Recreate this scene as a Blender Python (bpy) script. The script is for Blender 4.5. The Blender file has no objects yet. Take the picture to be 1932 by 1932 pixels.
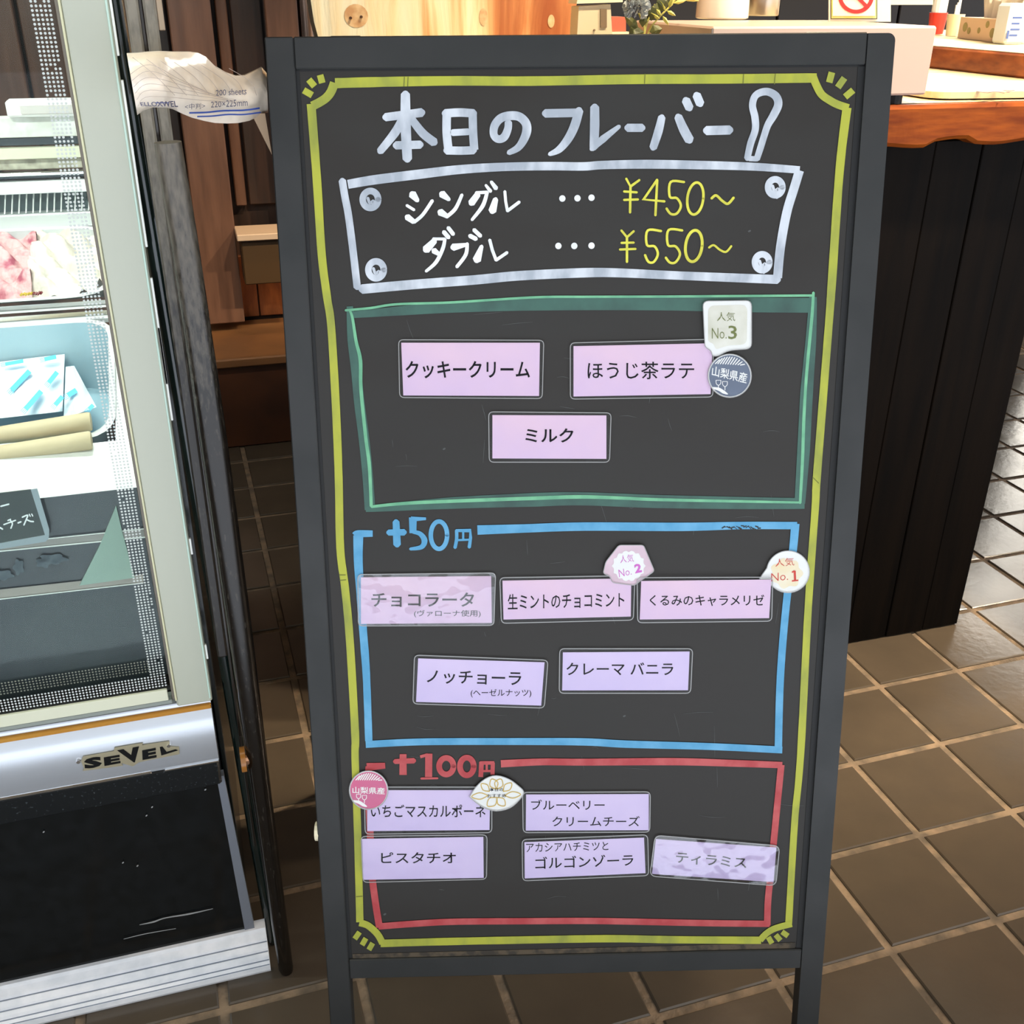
import bpy, math, random
from mathutils import Vector, Matrix
random.seed(7)
PI = math.pi
C = bpy.context.scene.collection
SC = bpy.context.scene
# ------------------------------------------------------------------ camera
# room frame: x to the right along the counter, y into the room, z up (metres)
F_PX = 1980.0; PITCH = 0.46602269; ROLL = 0.00860933; YAW = math.radians(17)
CAM = Vector((0, 0, 1.21))
def _axes():
    cp, sp = math.cos(PITCH), math.sin(PITCH)
    cr, sr = math.cos(ROLL), math.sin(ROLL)
    r = Vector((1, 0, 0)); f = Vector((0, cp, -sp)); u = Vector((0, sp, cp))
    R = r*cr + u*sr; U = u*cr - r*sr
    rz = Matrix.Rotation(-YAW, 3, 'Z')
    return rz @ R, rz @ U, rz @ f
R_, U_, F_ = _axes()
cam_d = bpy.data.cameras.new('camera'); cam = bpy.data.objects.new('camera', cam_d); C.objects.link(cam)
cam_d.sensor_width = 36; cam_d.lens = 36*F_PX/1932; cam_d.clip_start = 0.02
m = Matrix((R_, U_, -F_)).transposed().to_4x4(); m.translation = CAM
cam.matrix_world = m
SC.camera = cam
# ------------------------------------------------------------------ world, light, exposure
w = bpy.data.worlds.new('sky'); SC.world = w; w.use_nodes = True
bg = w.node_tree.nodes['Background']; bg.inputs[0].default_value = (0.90, 0.95, 1.0, 1); bg.inputs[1].default_value = 1.05
SC.view_settings.view_transform = 'Standard'; SC.view_settings.look = 'None'
SC.view_settings.gamma = 1; SC.view_settings.use_curve_mapping = False
SC.view_settings.exposure = 0.35
def light(name, kind, loc, energy, col, size=0.3, target=None, sy=None, spot=None, blend=.5):
    d = bpy.data.lights.new(name, kind); d.energy = energy; d.color = col
    if kind == 'AREA':
        d.size = size
        if sy: d.shape = 'RECTANGLE'; d.size_y = sy
    else: d.shadow_soft_size = size
    if spot: d.spot_size = math.radians(spot); d.spot_blend = blend
    o = bpy.data.objects.new(name, d); C.objects.link(o); o.location = loc
    if target is not None:
        o.rotation_euler = (Vector(target)-Vector(loc)).to_track_quat('-Z', 'Y').to_euler()
    return o
sun = light('sun', 'SUN', (-1.2, -4.8, 9), 9.0, (.97, .98, 1), .01, (0.0, -.3, 0))
# ------------------------------------------------------------------ projection helpers (pixels of the photo -> points on real planes)
def ray(x, y): return R_*((x-966)/F_PX) + U_*((966-y)/F_PX) + F_
def onz(x, y, z=0.0):
    d = ray(x, y); return CAM + d*((z-CAM.z)/d.z)
def onv(x, y, v):
    d = ray(x, y); return CAM + d*(v/d.y)
def onu(x, y, u):
    d = ray(x, y); return CAM + d*(u/d.x)
def onp(x, y, P, n):
    d = ray(x, y); return CAM + d*((P-CAM).dot(n)/d.dot(n))
def depth(P): return (P-CAM).dot(F_)
def project(P):
    d = P-CAM; k = d.dot(F_)
    return (966+F_PX*d.dot(R_)/k, 966-F_PX*d.dot(U_)/k, k)
# ------------------------------------------------------------------ materials
def srgb(c):
    return tuple(((x/255)/12.92 if x/255 <= .04045 else ((x/255+.055)/1.055)**2.4) for x in c)
MATS = {}
def M(name, col, col2=None, scale=8, rough=.5, metal=0, bump=0, bscale=None, stretch=(1, 1, 1), lo=.35, hi=.65,
      spec=.5, coat=0, detail=4, rough2=None, emit=None, zfade=None, world=False):
    if name in MATS: return MATS[name]
    m = bpy.data.materials.new(name); m.use_nodes = True; nt = m.node_tree
    b = nt.nodes['Principled BSDF']
    b.inputs['Base Color'].default_value = (*srgb(col), 1)
    b.inputs['Roughness'].default_value = rough; b.inputs['Metallic'].default_value = metal
    b.inputs['Specular IOR Level'].default_value = spec
    if coat: b.inputs['Coat Weight'].default_value = coat; b.inputs['Coat Roughness'].default_value = .08
    if emit: b.inputs['Emission Color'].default_value = (*srgb(emit[0]), 1); b.inputs['Emission Strength'].default_value = emit[1]
    if col2 or bump or rough2 is not None:
        tc = nt.nodes.new('ShaderNodeTexCoord'); mp = nt.nodes.new('ShaderNodeMapping')
        mp.inputs['Scale'].default_value = stretch
        if world:
            ge = nt.nodes.new('ShaderNodeNewGeometry'); nt.links.new(ge.outputs['Position'], mp.inputs['Vector'])
        else: nt.links.new(tc.outputs['Object'], mp.inputs['Vector'])
        nz = nt.nodes.new('ShaderNodeTexNoise'); nz.inputs['Scale'].default_value = scale; nz.inputs['Detail'].default_value = detail
        nt.links.new(mp.outputs[0], nz.inputs['Vector'])
        rp = nt.nodes.new('ShaderNodeMapRange'); rp.inputs[1].default_value = lo; rp.inputs[2].default_value = hi
        nt.links.new(nz.outputs[0], rp.inputs[0])
        if zfade:     # bright reflection put into the colour: pale above, ragged fade to dark below
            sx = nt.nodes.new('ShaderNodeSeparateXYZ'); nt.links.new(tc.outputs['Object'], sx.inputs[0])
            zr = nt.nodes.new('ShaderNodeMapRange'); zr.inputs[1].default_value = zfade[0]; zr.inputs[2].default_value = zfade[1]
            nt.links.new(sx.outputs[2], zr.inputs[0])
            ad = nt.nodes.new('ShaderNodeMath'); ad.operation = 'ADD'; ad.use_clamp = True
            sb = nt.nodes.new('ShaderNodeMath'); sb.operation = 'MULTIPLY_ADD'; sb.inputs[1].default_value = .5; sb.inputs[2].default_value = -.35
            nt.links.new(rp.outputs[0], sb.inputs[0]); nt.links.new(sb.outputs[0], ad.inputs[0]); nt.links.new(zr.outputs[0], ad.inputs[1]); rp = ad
        if col2:
            mx = nt.nodes.new('ShaderNodeMix'); mx.data_type = 'RGBA'
            mx.inputs[6].default_value = (*srgb(col), 1); mx.inputs[7].default_value = (*srgb(col2), 1)
            nt.links.new(rp.outputs[0], mx.inputs[0]); nt.links.new(mx.outputs[2], b.inputs['Base Color'])
        if rough2 is not None:
            rr = nt.nodes.new('ShaderNodeMapRange'); rr.inputs[3].default_value = rough; rr.inputs[4].default_value = rough2
            nt.links.new(rp.outputs[0], rr.inputs[0]); nt.links.new(rr.outputs[0], b.inputs['Roughness'])
        if bump:
            n2 = nz
            if bscale:
                n2 = nt.nodes.new('ShaderNodeTexNoise'); n2.inputs['Scale'].default_value = bscale; nt.links.new(mp.outputs[0], n2.inputs['Vector'])
            bp = nt.nodes.new('ShaderNodeBump'); bp.inputs['Strength'].default_value = bump; bp.inputs['Distance'].default_value = .01
            nt.links.new(n2.outputs[0], bp.inputs['Height']); nt.links.new(bp.outputs[0], b.inputs['Normal'])
    MATS[name] = m
    return m
def clear_mat(name, tint=(1, 1, 1), gloss=.12, rough=.03, bump=0, bscale=20, fres=.5):
    if name in MATS: return MATS[name]
    m = bpy.data.materials.new(name); m.use_nodes = True; nt = m.node_tree; nt.nodes.clear()
    out = nt.nodes.new('ShaderNodeOutputMaterial'); mix = nt.nodes.new('ShaderNodeMixShader')
    t = nt.nodes.new('ShaderNodeBsdfTransparent'); t.inputs[0].default_value = (*tint, 1)
    g = nt.nodes.new('ShaderNodeBsdfGlossy'); g.inputs['Roughness'].default_value = rough
    lw = nt.nodes.new('ShaderNodeLayerWeight'); lw.inputs[0].default_value = .25
    ma = nt.nodes.new('ShaderNodeMath'); ma.operation = 'MULTIPLY_ADD'; ma.inputs[1].default_value = fres; ma.inputs[2].default_value = gloss
    nt.links.new(lw.outputs['Fresnel'], ma.inputs[0]); nt.links.new(ma.outputs[0], mix.inputs[0])
    nt.links.new(t.outputs[0], mix.inputs[1]); nt.links.new(g.outputs[0], mix.inputs[2]); nt.links.new(mix.outputs[0], out.inputs[0])
    if bump:
        tc = nt.nodes.new('ShaderNodeTexCoord'); nz = nt.nodes.new('ShaderNodeTexNoise'); nz.inputs['Scale'].default_value = bscale
        bp = nt.nodes.new('ShaderNodeBump'); bp.inputs['Strength'].default_value = bump; bp.inputs['Distance'].default_value = .01
        nt.links.new(tc.outputs['Object'], nz.inputs['Vector']); nt.links.new(nz.outputs[0], bp.inputs['Height']); nt.links.new(bp.outputs[0], g.inputs['Normal'])
    MATS[name] = m
    return m
# ------------------------------------------------------------------ mesh builder
class MB:
    def __init__(s): s.v = []; s.f = []
    def add(s, vs, fs):
        k = len(s.v); s.v += [Vector(p) for p in vs]; s.f += [tuple(i+k for i in f) for f in fs]; return s
    def quad(s, *p): return s.add(p, [tuple(range(len(p)))])
    def box(s, a, b, mat=None):
        x0, y0, z0 = a; x1, y1, z1 = b
        vs = [Vector(p) for p in ((x0,y0,z0),(x1,y0,z0),(x1,y1,z0),(x0,y1,z0),(x0,y0,z1),(x1,y0,z1),(x1,y1,z1),(x0,y1,z1))]
        if mat: vs = [mat @ p for p in vs]
        return s.add(vs, [(3,2,1,0),(4,5,6,7),(0,1,5,4),(1,2,6,5),(2,3,7,6),(3,0,4,7)])
    def bbox(s, a, b, r=.003, fn=None):
        # box with chamfered edges; fn maps local coords to world
        x0, y0, z0 = a; x1, y1, z1 = b
        vs = []; idx = {}
        for i, x in enumerate((x0, x1)):
            for j, y in enumerate((y0, y1)):
                for k, z in enumerate((z0, z1)):
                    dx = r if i == 0 else -r; dy = r if j == 0 else -r; dz = r if k == 0 else -r
                    idx[i,j,k,0] = len(vs); vs.append((x, y+dy, z+dz))
                    idx[i,j,k,1] = len(vs); vs.append((x+dx, y, z+dz))
                    idx[i,j,k,2] = len(vs); vs.append((x+dx, y+dy, z))
        f = []
        for i in (0, 1):
            q = [idx[i,0,0,0], idx[i,1,0,0], idx[i,1,1,0], idx[i,0,1,0]]; f.append(q if i else q[::-1])
            q = [idx[0,i,0,1], idx[0,i,1,1], idx[1,i,1,1], idx[1,i,0,1]]; f.append(q if i else q[::-1])
            q = [idx[0,0,i,2], idx[1,0,i,2], idx[1,1,i,2], idx[0,1,i,2]]; f.append(q if i else q[::-1])
        for j in (0, 1):
            for k in (0, 1):
                f.append([idx[0,j,k,1], idx[1,j,k,1], idx[1,j,k,2], idx[0,j,k,2]])
                f.append([idx[j,0,k,0], idx[j,1,k,0], idx[j,1,k,2], idx[j,0,k,2]])
                f.append([idx[j,k,0,0], idx[j,k,1,0], idx[j,k,1,1], idx[j,k,0,1]])
        for i in (0, 1):
            for j in (0, 1):
                for k in (0, 1): f.append([idx[i,j,k,0], idx[i,j,k,1], idx[i,j,k,2]])
        vs = [Vector(p) for p in vs]
        if fn: vs = [fn(p) for p in vs]
        return s.add(vs, f)
    def prism(s, poly, off):
        # polygon (list of Vectors) extruded by vector off
        n = len(poly); off = Vector(off)
        vs = [Vector(p) for p in poly] + [Vector(p)+off for p in poly]
        fs = [tuple(range(n))[::-1], tuple(range(n, 2*n))] + [(i, (i+1) % n, n+(i+1) % n, n+i) for i in range(n)]
        return s.add(vs, fs)
    def tube(s, pts, rad, n=12, cap=True):
        pts = [Vector(p) for p in pts]
        if not isinstance(rad, (list, tuple)): rad = [rad]*len(pts)
        k0 = len(s.v); prev = None
        for i, p in enumerate(pts):
            t = (pts[min(i+1, len(pts)-1)]-pts[max(i-1, 0)]).normalized()
            if prev is None: a = t.orthogonal().normalized()
            else:
                a = prev - t*prev.dot(t); a.normalize()
            prev = a; b = t.cross(a)
            for j in range(n):
                q = 2*PI*j/n; s.v.append(p+(a*math.cos(q)+b*math.sin(q))*rad[i])
        for i in range(len(pts)-1):
            for j in range(n):
                a = k0+i*n+j; b = k0+i*n+(j+1) % n
                s.f.append((a, b, b+n, a+n))
        if cap:
            s.f.append(tuple(k0+j for j in range(n))[::-1]); e = k0+(len(pts)-1)*n; s.f.append(tuple(e+j for j in range(n)))
        return s
    def lathe(s, c, prof, n=24, axis=None):
        # prof list of (r,z)
        k0 = len(s.v); c = Vector(c)
        for r, z in prof:
            for j in range(n):
                q = 2*PI*j/n; s.v.append(c+Vector((r*math.cos(q), r*math.sin(q), z)))
        for i in range(len(prof)-1):
            for j in range(n):
                a = k0+i*n+j; b = k0+i*n+(j+1) % n; s.f.append((a, b, b+n, a+n))
        s.f.append(tuple(k0+j for j in range(n))[::-1]); e = k0+(len(prof)-1)*n; s.f.append(tuple(e+j for j in range(n)))
        return s
    def build(s, name, mat, parent=None, smooth=False, kind=None, label=None, origin=None):
        o0 = Vector(origin) if origin is not None else (base(parent) if parent else Vector((0, 0, 0)))
        me = bpy.data.meshes.new(name); me.from_pydata([tuple(p-o0) for p in s.v], [], s.f); me.update()
        if smooth:
            for p in me.polygons: p.use_smooth = True
            try: me.set_sharp_from_angle(angle=math.radians(40))
            except Exception: pass
        me.materials.append(mat)
        o = bpy.data.objects.new(name, me); C.objects.link(o)
        if parent: o.parent = parent
        elif origin is not None: o.location = o0
        if kind: o['kind'] = kind
        if label: o['label'] = label
        return o
def base(o):
    v = Vector((0, 0, 0))
    while o: v += o.location; o = o.parent
    return v
def tag(o, label, cat, group=None, kind=None):
    o['label'] = label; o['category'] = cat
    if group: o['group'] = group
    if kind: o['kind'] = kind
    return o
def thing(name, label, cat, loc=(0, 0, 0), group=None):
    o = bpy.data.objects.new(name, None); C.objects.link(o); o.location = loc; o.empty_display_size = .05
    return tag(o, label, cat, group)
def struct(name, mb, mat, smooth=False):
    o = mb.build(name, mat, smooth=smooth); o['kind'] = 'structure'; return o

# ================================================================== SETTING: floor
tile_m = M('tile_glaze', (90, 79, 66), (78, 69, 58), scale=9, rough=.13, rough2=.24, lo=.2, hi=.8, bump=.03, bscale=60, world=True)
grout_m = M('grout', (148, 126, 102), (100, 88, 74), world=True, scale=25, rough=.9, bump=.4, bscale=90)
TP = .1802; TH = math.radians(.86)
# origin of the tile grid was measured in the camera-aligned frame; turn it into the room frame
_o = Matrix.Rotation(-YAW, 3, 'Z') @ Vector((.60017, 1.44305, 0))
floor = struct('floor', MB().box((-3.2, .41, -.06), (6.2, 7.2, -.0035)), grout_m)
def tile_mesh(name, g=.0125):
    h = (TP-g)/2; c = .0022; mb = MB()
    ring = []
    for z, e in ((-.004, h), (-.0018, h), (0, h-c)):
        ring += [Vector((-e, -e, z)), Vector((e, -e, z)), Vector((e, e, z)), Vector((-e, e, z))]
    fs = [(8, 9, 10, 11)]
    for r in (0, 4):
        for i in range(4): fs.append((r+i, r+(i+1) % 4, r+4+(i+1) % 4, r+4+i))
    me = bpy.data.meshes.new(name); me.from_pydata([tuple(p) for p in ring], [], fs); me.update(); me.materials.append(tile_m); return me, ring, fs
tme, tring, tfs = tile_mesh('tile')
cand = []
ct, st = math.cos(TH), math.sin(TH)
for i in range(-24, 34):
    for j in range(-34, 18):
        # grid runs (cos,sin) and (sin,-cos)
        a = i-.5; b = j-.5
        c = _o + Vector((ct*a + st*b, st*a - ct*b, 0))*TP
        if not (-3.1 < c.x < 6.1 and TH < 1 and .51 < c.y < 7.1): continue
        x, y, k = project(c)
        vis = k > .2 and -90 < x < 2020 and 560 < y < 2060
        cand.append((0 if vis else 1, k, c))
cand.sort(key=lambda t: (t[0], t[1]))
rest = MB()
for n, (iv, k, c) in enumerate(cand):
    tz = random.uniform(-.0006, .0004)
    if iv == 0 and n < 290:
        o = bpy.data.objects.new('tile', tme); C.objects.link(o); o.parent = floor
        o.location = (c.x, c.y, tz); o.rotation_euler = (random.uniform(-.002, .002), random.uniform(-.002, .002), TH)
    else:
        rz = Matrix.Rotation(TH, 3, 'Z'); rest.add([c+rz @ p for p in tring], tfs)
rest.build('outer_tiles', tile_m, floor, kind='stuff')

# ================================================================== SETTING: walls and ceiling
wood_d = M('dark_stained_wood', (120, 84, 64), (94, 64, 48), scale=6, rough=.42, stretch=(6, 6, .6), bump=.1)
wood_d2 = M('dark_stained_wood_deep', (60, 37, 24), (40, 25, 16), scale=6, rough=.5, stretch=(6, 6, .6), bump=.1)
wood_o = M('orange_wood', (170, 98, 48), (128, 68, 32), scale=5, rough=.5, stretch=(8, 2, 2), bump=.1)
black_w = M('black_wall', (22, 17, 14), rough=.7)
ceil_m = M('ceiling_paint', (150, 138, 120), rough=.9)
struct('ceiling', MB().box((-3.2, -1.0, 4.2), (6.2, 7.2, 4.28)), ceil_m)
struct('sky_block_lintel', MB().box((-3.2, -1.0, 2.5), (6.2, -.9, 4.2)), M('sky_block_plaster', (150, 138, 120), rough=.9))  # unseen lintel added to keep high sky off the board's upper part
struct('bounce_pavement', MB().box((-14, -16, -.09), (14, .40, -.012)), M('bounce_concrete', (200, 207, 216), (186, 192, 202), scale=3, rough=.9))  # unseen pale ground, extended into the shop to bounce sunlight upward
struct('wall_left', MB().box((-3.26, -.2, 0), (-3.2, 3.36, 4.2)), wood_d2)
wl = struct('wall_back', MB().box((-3.2, 3.30, 0), (1.0, 3.38, 4.2)), wood_d2)
# planks low on the back wall, lit warm
for i in range(16):
    u0 = -.62+i*.1
    MB().bbox((u0, 3.285, .28), (u0+.096, 3.301, .46+random.uniform(-.01, .01)), .002).build('low_plank', wood_o, wl)
# tall boards standing proud of it
def board_px(x0, x1, v, z0, z1, th, mat, name='wall_board'):
    a = onv(x0, 0, v).x; b = onv(x1, 0, v).x
    return MB().bbox((a, v, z0), (b, v+th, z1), .003).build(name, mat, wl)
board_px(206, 262, 3.20, .30  , 3.25, .05, wood_d)
board_px(270, 309, 3.24, .30  , 3.25, .05, wood_d2)
board_px(313, 396, 3.16, .30  , 3.25, .05, wood_d)
board_px(404, 426, 3.26, .62, 3.25, .03, wood_d)
board_px(432, 490, 3.27, .62, 3.25, .02, wood_d2)
board_px(498, 560, 3.18, .62  , 3.25, .05, wood_d)
board_px(566, 690, 3.2, .62  , 3.25, .05, wood_d)
for k in range(9):
    board_px(120-k*90, 200-k*90, 3.22 if k % 2 else 3.18, .30  , 3.25, .05, wood_d if k % 3 else wood_d2)
a = onv(293, 0, 3.12); b = onv(305, 0, 3.12); c = onv(306, 58, 3.12)
MB().bbox((a.x, 3.12, c.z), (b.x, 3.135, 1.9), .002).build('pull_rail', M('pale_rail', (196, 176, 156), rough=.35, metal=.4), wl)
# little ledge with a light edge and a dark olive block between the boards
t = thing('wall_shelf', 'narrow shelf with a pale front edge between the dark wall boards left of the chalkboard', 'shelf', (.28, 3.1, .55))
a, b = onv(447, 448, 3.05), onv(600, 441, 3.05)
MB().bbox((a.x, 3.05, a.z-.012), (b.x, 3.18, a.z+.006), .002).build('shelf_edge', M('pale_edge', (206, 178, 150), rough=.5), t)
MB().bbox((a.x+.01, 3.07, a.z-.14), (b.x, 3.18, a.z-.013), .003).build('drawer_front', M('olive_wood', (74, 52, 26), rough=.5), t)
# low bench / plinth
bench = thing('plinth_bench', 'low dark brown wooden plinth along the back wall behind the chalkboard', 'bench', (-.6, 2.92, 0))
MB().bbox((-1.9, 2.92, 0), (.9, 3.29, .245), .004).build('front_board', M('plinth_brown', (98, 56, 30), (66, 38, 22), scale=4, rough=.45), bench)
MB().bbox((-1.9, 2.90, .246), (.9, 3.28, .272), .004).build('bench_top', M('plinth_top', (136, 92, 54), (110, 74, 44), scale=5, rough=.5), bench)
# big windows on the far right side, open to the daylight
fr_m = M('window_frame_paint', (70, 52, 40), rough=.4)
VW = 4.7
wfar = struct('wall_far', MB().box((1.0, VW, 0), (6.2, VW+.1, .85)).box((1.0, VW, 4.05), (6.2, VW+.1, 4.2)).box((1.0, VW, .85), (3.1, VW+.1, 4.05)), M('plaster', (214, 204, 186), rough=.9))
win = MB()
for x in (3.1, 4.1, 5.1, 6.14): win.box((x, VW+.02, .85), (x+.05, VW+.08, 4.05))
for z in (.85, 3.99): win.box((3.15, VW+.02, z), (6.14, VW+.08, z+.06))
wo = struct('window_1', win, fr_m)
MB().box((3.15, VW+.045, .91), (6.14, VW+.05, 3.99)).build('pane', clear_mat('window_glass', gloss=.03), wo)
light('window_daylight', 'AREA', (4.65, VW+.3, 2.5), 230, (1.0, .93, .80), 2.9, (4.65, 0, 2.5), sy=3.1)

# ================================================================== CHALKBOARD
Pb = Vector((.119, 1.102, 1.134)); EX = Vector((.964, -.267, .014)).normalized(); DN = Vector((-.04, -.197, -.98)); DN = (DN-EX*DN.dot(EX)).normalized()
NB = EX.cross(DN)
if NB.dot(CAM-Pb) < 0: NB = -NB
def bp(a, b, n=0): return Pb + EX*a + DN*b + NB*n
def bx(x, y, n=0.0):                    # photo pixel on the board plane raised by n
    return onp(x, y, Pb+NB*n, NB)
frame_m = M('black_frame_paint', (41, 41, 40), (36, 37, 36), scale=18, rough=.48, rough2=.56, spec=.4)
slate_m = M('blackboard_slate', (42, 38, 34), (48, 46, 43), scale=5, rough=.48, rough2=.6, spec=.3, detail=8, stretch=(1, 1, 2.5))
edge_m = M('frame_groove', (16, 16, 16), rough=.7)
cb = thing('chalkboard', 'tall black A-frame chalkboard menu with yellow border standing on the tiled floor', 'chalkboard', (Pb+DN*1.16+EX*.27).xyz)
lf = lambda p: bp(p.x, p.y, p.z)
FT = .0035
MB().box((-.003, -.003, -.006), (.544, 1.0, 0), None)
mb = MB(); mb.add([lf(Vector(p)) for p in [(-.004, -.004, 0), (.547, -.004, 0), (.547, 1.0, 0), (-.004, 1.0, 0), (-.004, -.004, -.006), (.547, -.004, -.006), (.547, 1.0, -.006), (-.004, 1.0, -.006)]],
                    [(0, 3, 2, 1), (4, 5, 6, 7), (0, 1, 5, 4), (1, 2, 6, 5), (2, 3, 7, 6), (3, 0, 4, 7)])
mb.build('slate_panel', slate_m, cb)
def fbar(name, a0, a1, b0, b1, mat=frame_m, n0=-.018, n1=FT, r=.0012):
    return MB().bbox((a0, b0, n0), (a1, b1, n1), r, lf).build(name, mat, cb)
fbar('stile', -.0300, -.0028, -.030, 1.160)
# right stile with a rounded top outer corner
poly = []
for a, b in [(.5465, 1.16), (.5465, -.029)]: poly.append((a, b))
for q in range(0, 91, 15):
    r = .007; poly.append((.573-r+r*math.sin(math.radians(q)), -.029+r-r*math.cos(math.radians(q))))
poly.append((.573, 1.16))
MB().prism([bp(a, b, -.018) for a, b in poly], NB*(.018+FT)).build('stile', frame_m, cb)
fbar('rail', -.0026, .5462, -.030, -.0012)
fbar('rail', -.0026, .5462, .9965, 1.0235)
mb = MB()
for a0, a1, b0, b1 in ((-.0035, .0008, -.002, .997), (.5398, .5466, -.002, .997), (-.003, .5466, -.0016, .0004)):
    mb.prism([bp(a, b, .0003) for a, b in ((a0, b0), (a1, b0), (a1, b1), (a0, b1))], NB*.0003)
mb.build('groove', edge_m, cb)
# grime along the lower edge of the slate
gm = M('grime', (86, 74, 58), (56, 50, 42), scale=90, rough=.9, lo=.45, hi=.6)
MB().prism([bp(a, b, .0004) for a, b in ((.002, .9905), (.538, .9885), (.538, .9965), (.002, .9965))], NB*.0003).build('grime_line', gm, cb)
# rear half of the A-frame
HB = Vector((0, .21, -.977)).normalized(); nB2 = EX.cross(HB)
def rp(a, b, n): return Pb + DN*(-.03) + EX*a + HB*b + nB2*n - NB*.022
for a0 in (-.03, .5465):
    MB().bbox((a0, 0, -.01), (a0+.0265, 1.19, .01), .001, lambda p: rp(p.x, p.y, p.z)).build('rear_leg', frame_m, cb)
for b0 in (0, 1.02):
    MB().bbox((-.0026, b0, -.01), (.5462, b0+.028, .01), .001, lambda p: rp(p.x, p.y, p.z)).build('rear_rail', frame_m, cb)
MB().bbox((-.0026, .029, -.003), (.5462, 1.019, .003), .001, lambda p: rp(p.x, p.y, p.z)).build('rear_panel', slate_m, cb)
for a0 in (.03, .49):
    MB().bbox((a0, -.033, -.03), (a0+.03, -.012, -.012), .001, lf).build('hinge', M('hinge_steel', (120, 120, 118), rough=.35, metal=1), cb)
kn = bx(602, 1568, -.008)
MB().tube([kn-EX*.004, kn+EX*.002], .011, 12).build('stay_knob', M('cream_plastic', (236, 224, 190), rough=.4), cb)

# ---- drawing tools on the board plane
def catmull(pts, ws, sub=6):
    if len(pts) < 3: return pts, ws
    out = []; wo_ = []
    for i in range(len(pts)-1):
        p0 = pts[max(i-1, 0)]; p1 = pts[i]; p2 = pts[i+1]; p3 = pts[min(i+2, len(pts)-1)]
        for k in range(sub):
            t = k/sub
            out.append(tuple(.5*((2*p1[j])+(-p0[j]+p2[j])*t+(2*p0[j]-5*p1[j]+4*p2[j]-p3[j])*t*t+(-p0[j]+3*p1[j]-3*p2[j]+p3[j])*t**3) for j in (0, 1)))
            wo_.append(ws[i]*(1-t)+ws[i+1]*t)
    out.append(pts[-1]); wo_.append(ws[-1])
    return out, wo_
_rk = [0]
def ribbon(mb, pts, wd, n=.0006, smooth=True, cap=True, close=False, jit=0.0, mapf=None, sub=6):
    mapf = mapf or bx
    _rk[0] = (_rk[0]+1) % 9; n = n+_rk[0]*.00002
    pts = [tuple(p) for p in pts]
    if close: pts = pts+[pts[0]]
    ws = list(wd) if isinstance(wd, (list, tuple)) else [wd]*len(pts)
    if len(ws) < len(pts): ws = [ws[0]+(ws[-1]-ws[0])*i/(len(pts)-1) for i in range(len(pts))]
    if smooth: pts, ws = catmull(pts, ws, sub)
    # drop duplicates
    P = [pts[0]]; W = [ws[0]]
    for p, q in zip(pts[1:], ws[1:]):
        if math.dist(p, P[-1]) > .3: P.append(p); W.append(q)
    if len(P) < 2: return
    L = []; Rr = []
    for i, p in enumerate(P):
        a = P[max(i-1, 0)]; b = P[min(i+1, len(P)-1)]
        if close and i in (0, len(P)-1): a, b = P[-2], P[1]
        dx, dy = b[0]-a[0], b[1]-a[1]; l = math.hypot(dx, dy) or 1
        k = 1.0
        if not smooth and 0 < i < len(P)-1:
            d1 = ((p[0]-a[0]), (p[1]-a[1])); d2 = ((b[0]-p[0]), (b[1]-p[1]))
            c = (d1[0]*d2[0]+d1[1]*d2[1])/((math.hypot(*d1)*math.hypot(*d2)) or 1)
            k = min(1.6, 1/max(.4, math.sqrt(max(0, (1+c)/2))))
        wv = W[i]/2*k*(1+random.uniform(-jit, jit)); nx, ny = -dy/l*wv, dx/l*wv
        L.append((p[0]+nx, p[1]+ny)); Rr.append((p[0]-nx, p[1]-ny))
    k0 = len(mb.v)
    for l, r in zip(L, Rr): mb.v += [mapf(*l, n), mapf(*r, n)]
    for i in range(len(P)-1): mb.f.append((k0+2*i, k0+2*i+1, k0+2*i+3, k0+2*i+2))
    if cap and not close:
        for e, (q, o) in enumerate(((0, 1), (len(P)-1, len(P)-2))):
            c = P[q]; d = (c[0]-P[o][0], c[1]-P[o][1]); l = math.hypot(*d) or 1
            a0 = math.atan2(d[1], d[0]); rr = W[q]/2
            ks = len(mb.v)
            for s in range(7):
                an = a0-PI/2+PI*s/6; mb.v.append(mapf(c[0]+rr*math.cos(an)*(.75 if 0 < s < 6 else 1), c[1]+rr*math.sin(an)*(.75 if 0 < s < 6 else 1), n))
            mb.f.append(tuple(range(ks, ks+7)))
def poly_px(mb, pts, n, th=.0003, mapf=None):
    mapf = mapf or bx
    mb.prism([mapf(x, y, n) for x, y in pts], NB*th if mapf is bx else Vector((0, 0, 0)))
def disc(mb, cx, cy, rx, ry=None, n=.0006, seg=20, mapf=None, rot=0):
    mapf = mapf or bx; ry = ry or rx; k = len(mb.v)
    for i in range(seg):
        a = 2*PI*i/seg; x = rx*math.cos(a); y = ry*math.sin(a)
        mb.v.append(mapf(cx+x*math.cos(rot)-y*math.sin(rot), cy+x*math.sin(rot)+y*math.cos(rot), n))
    mb.f.append(tuple(range(k, k+seg)))
def ellipse(cx, cy, rx, ry, n=16, a0=0, a1=2*PI, slant=0):
    return [(cx+rx*math.cos(a0+(a1-a0)*i/n)-slant*math.sin(a0+(a1-a0)*i/n), cy+ry*math.sin(a0+(a1-a0)*i/n)) for i in range(n+1)]
class Crop:                              # coordinates measured in an enlarged view of the photo
    def __init__(s, ox, oy, k): s.o = (ox, oy); s.k = k
    def __call__(s, *pts): return [(s.o[0]+x*s.k, s.o[1]+y*s.k) for x, y in pts]
KA = Crop(560, 120, .2795); KB = Crop(1080, 120, .28986); K3 = Crop(620, 540, .2588); K4 = Crop(1040, 540, .2795)
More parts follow.
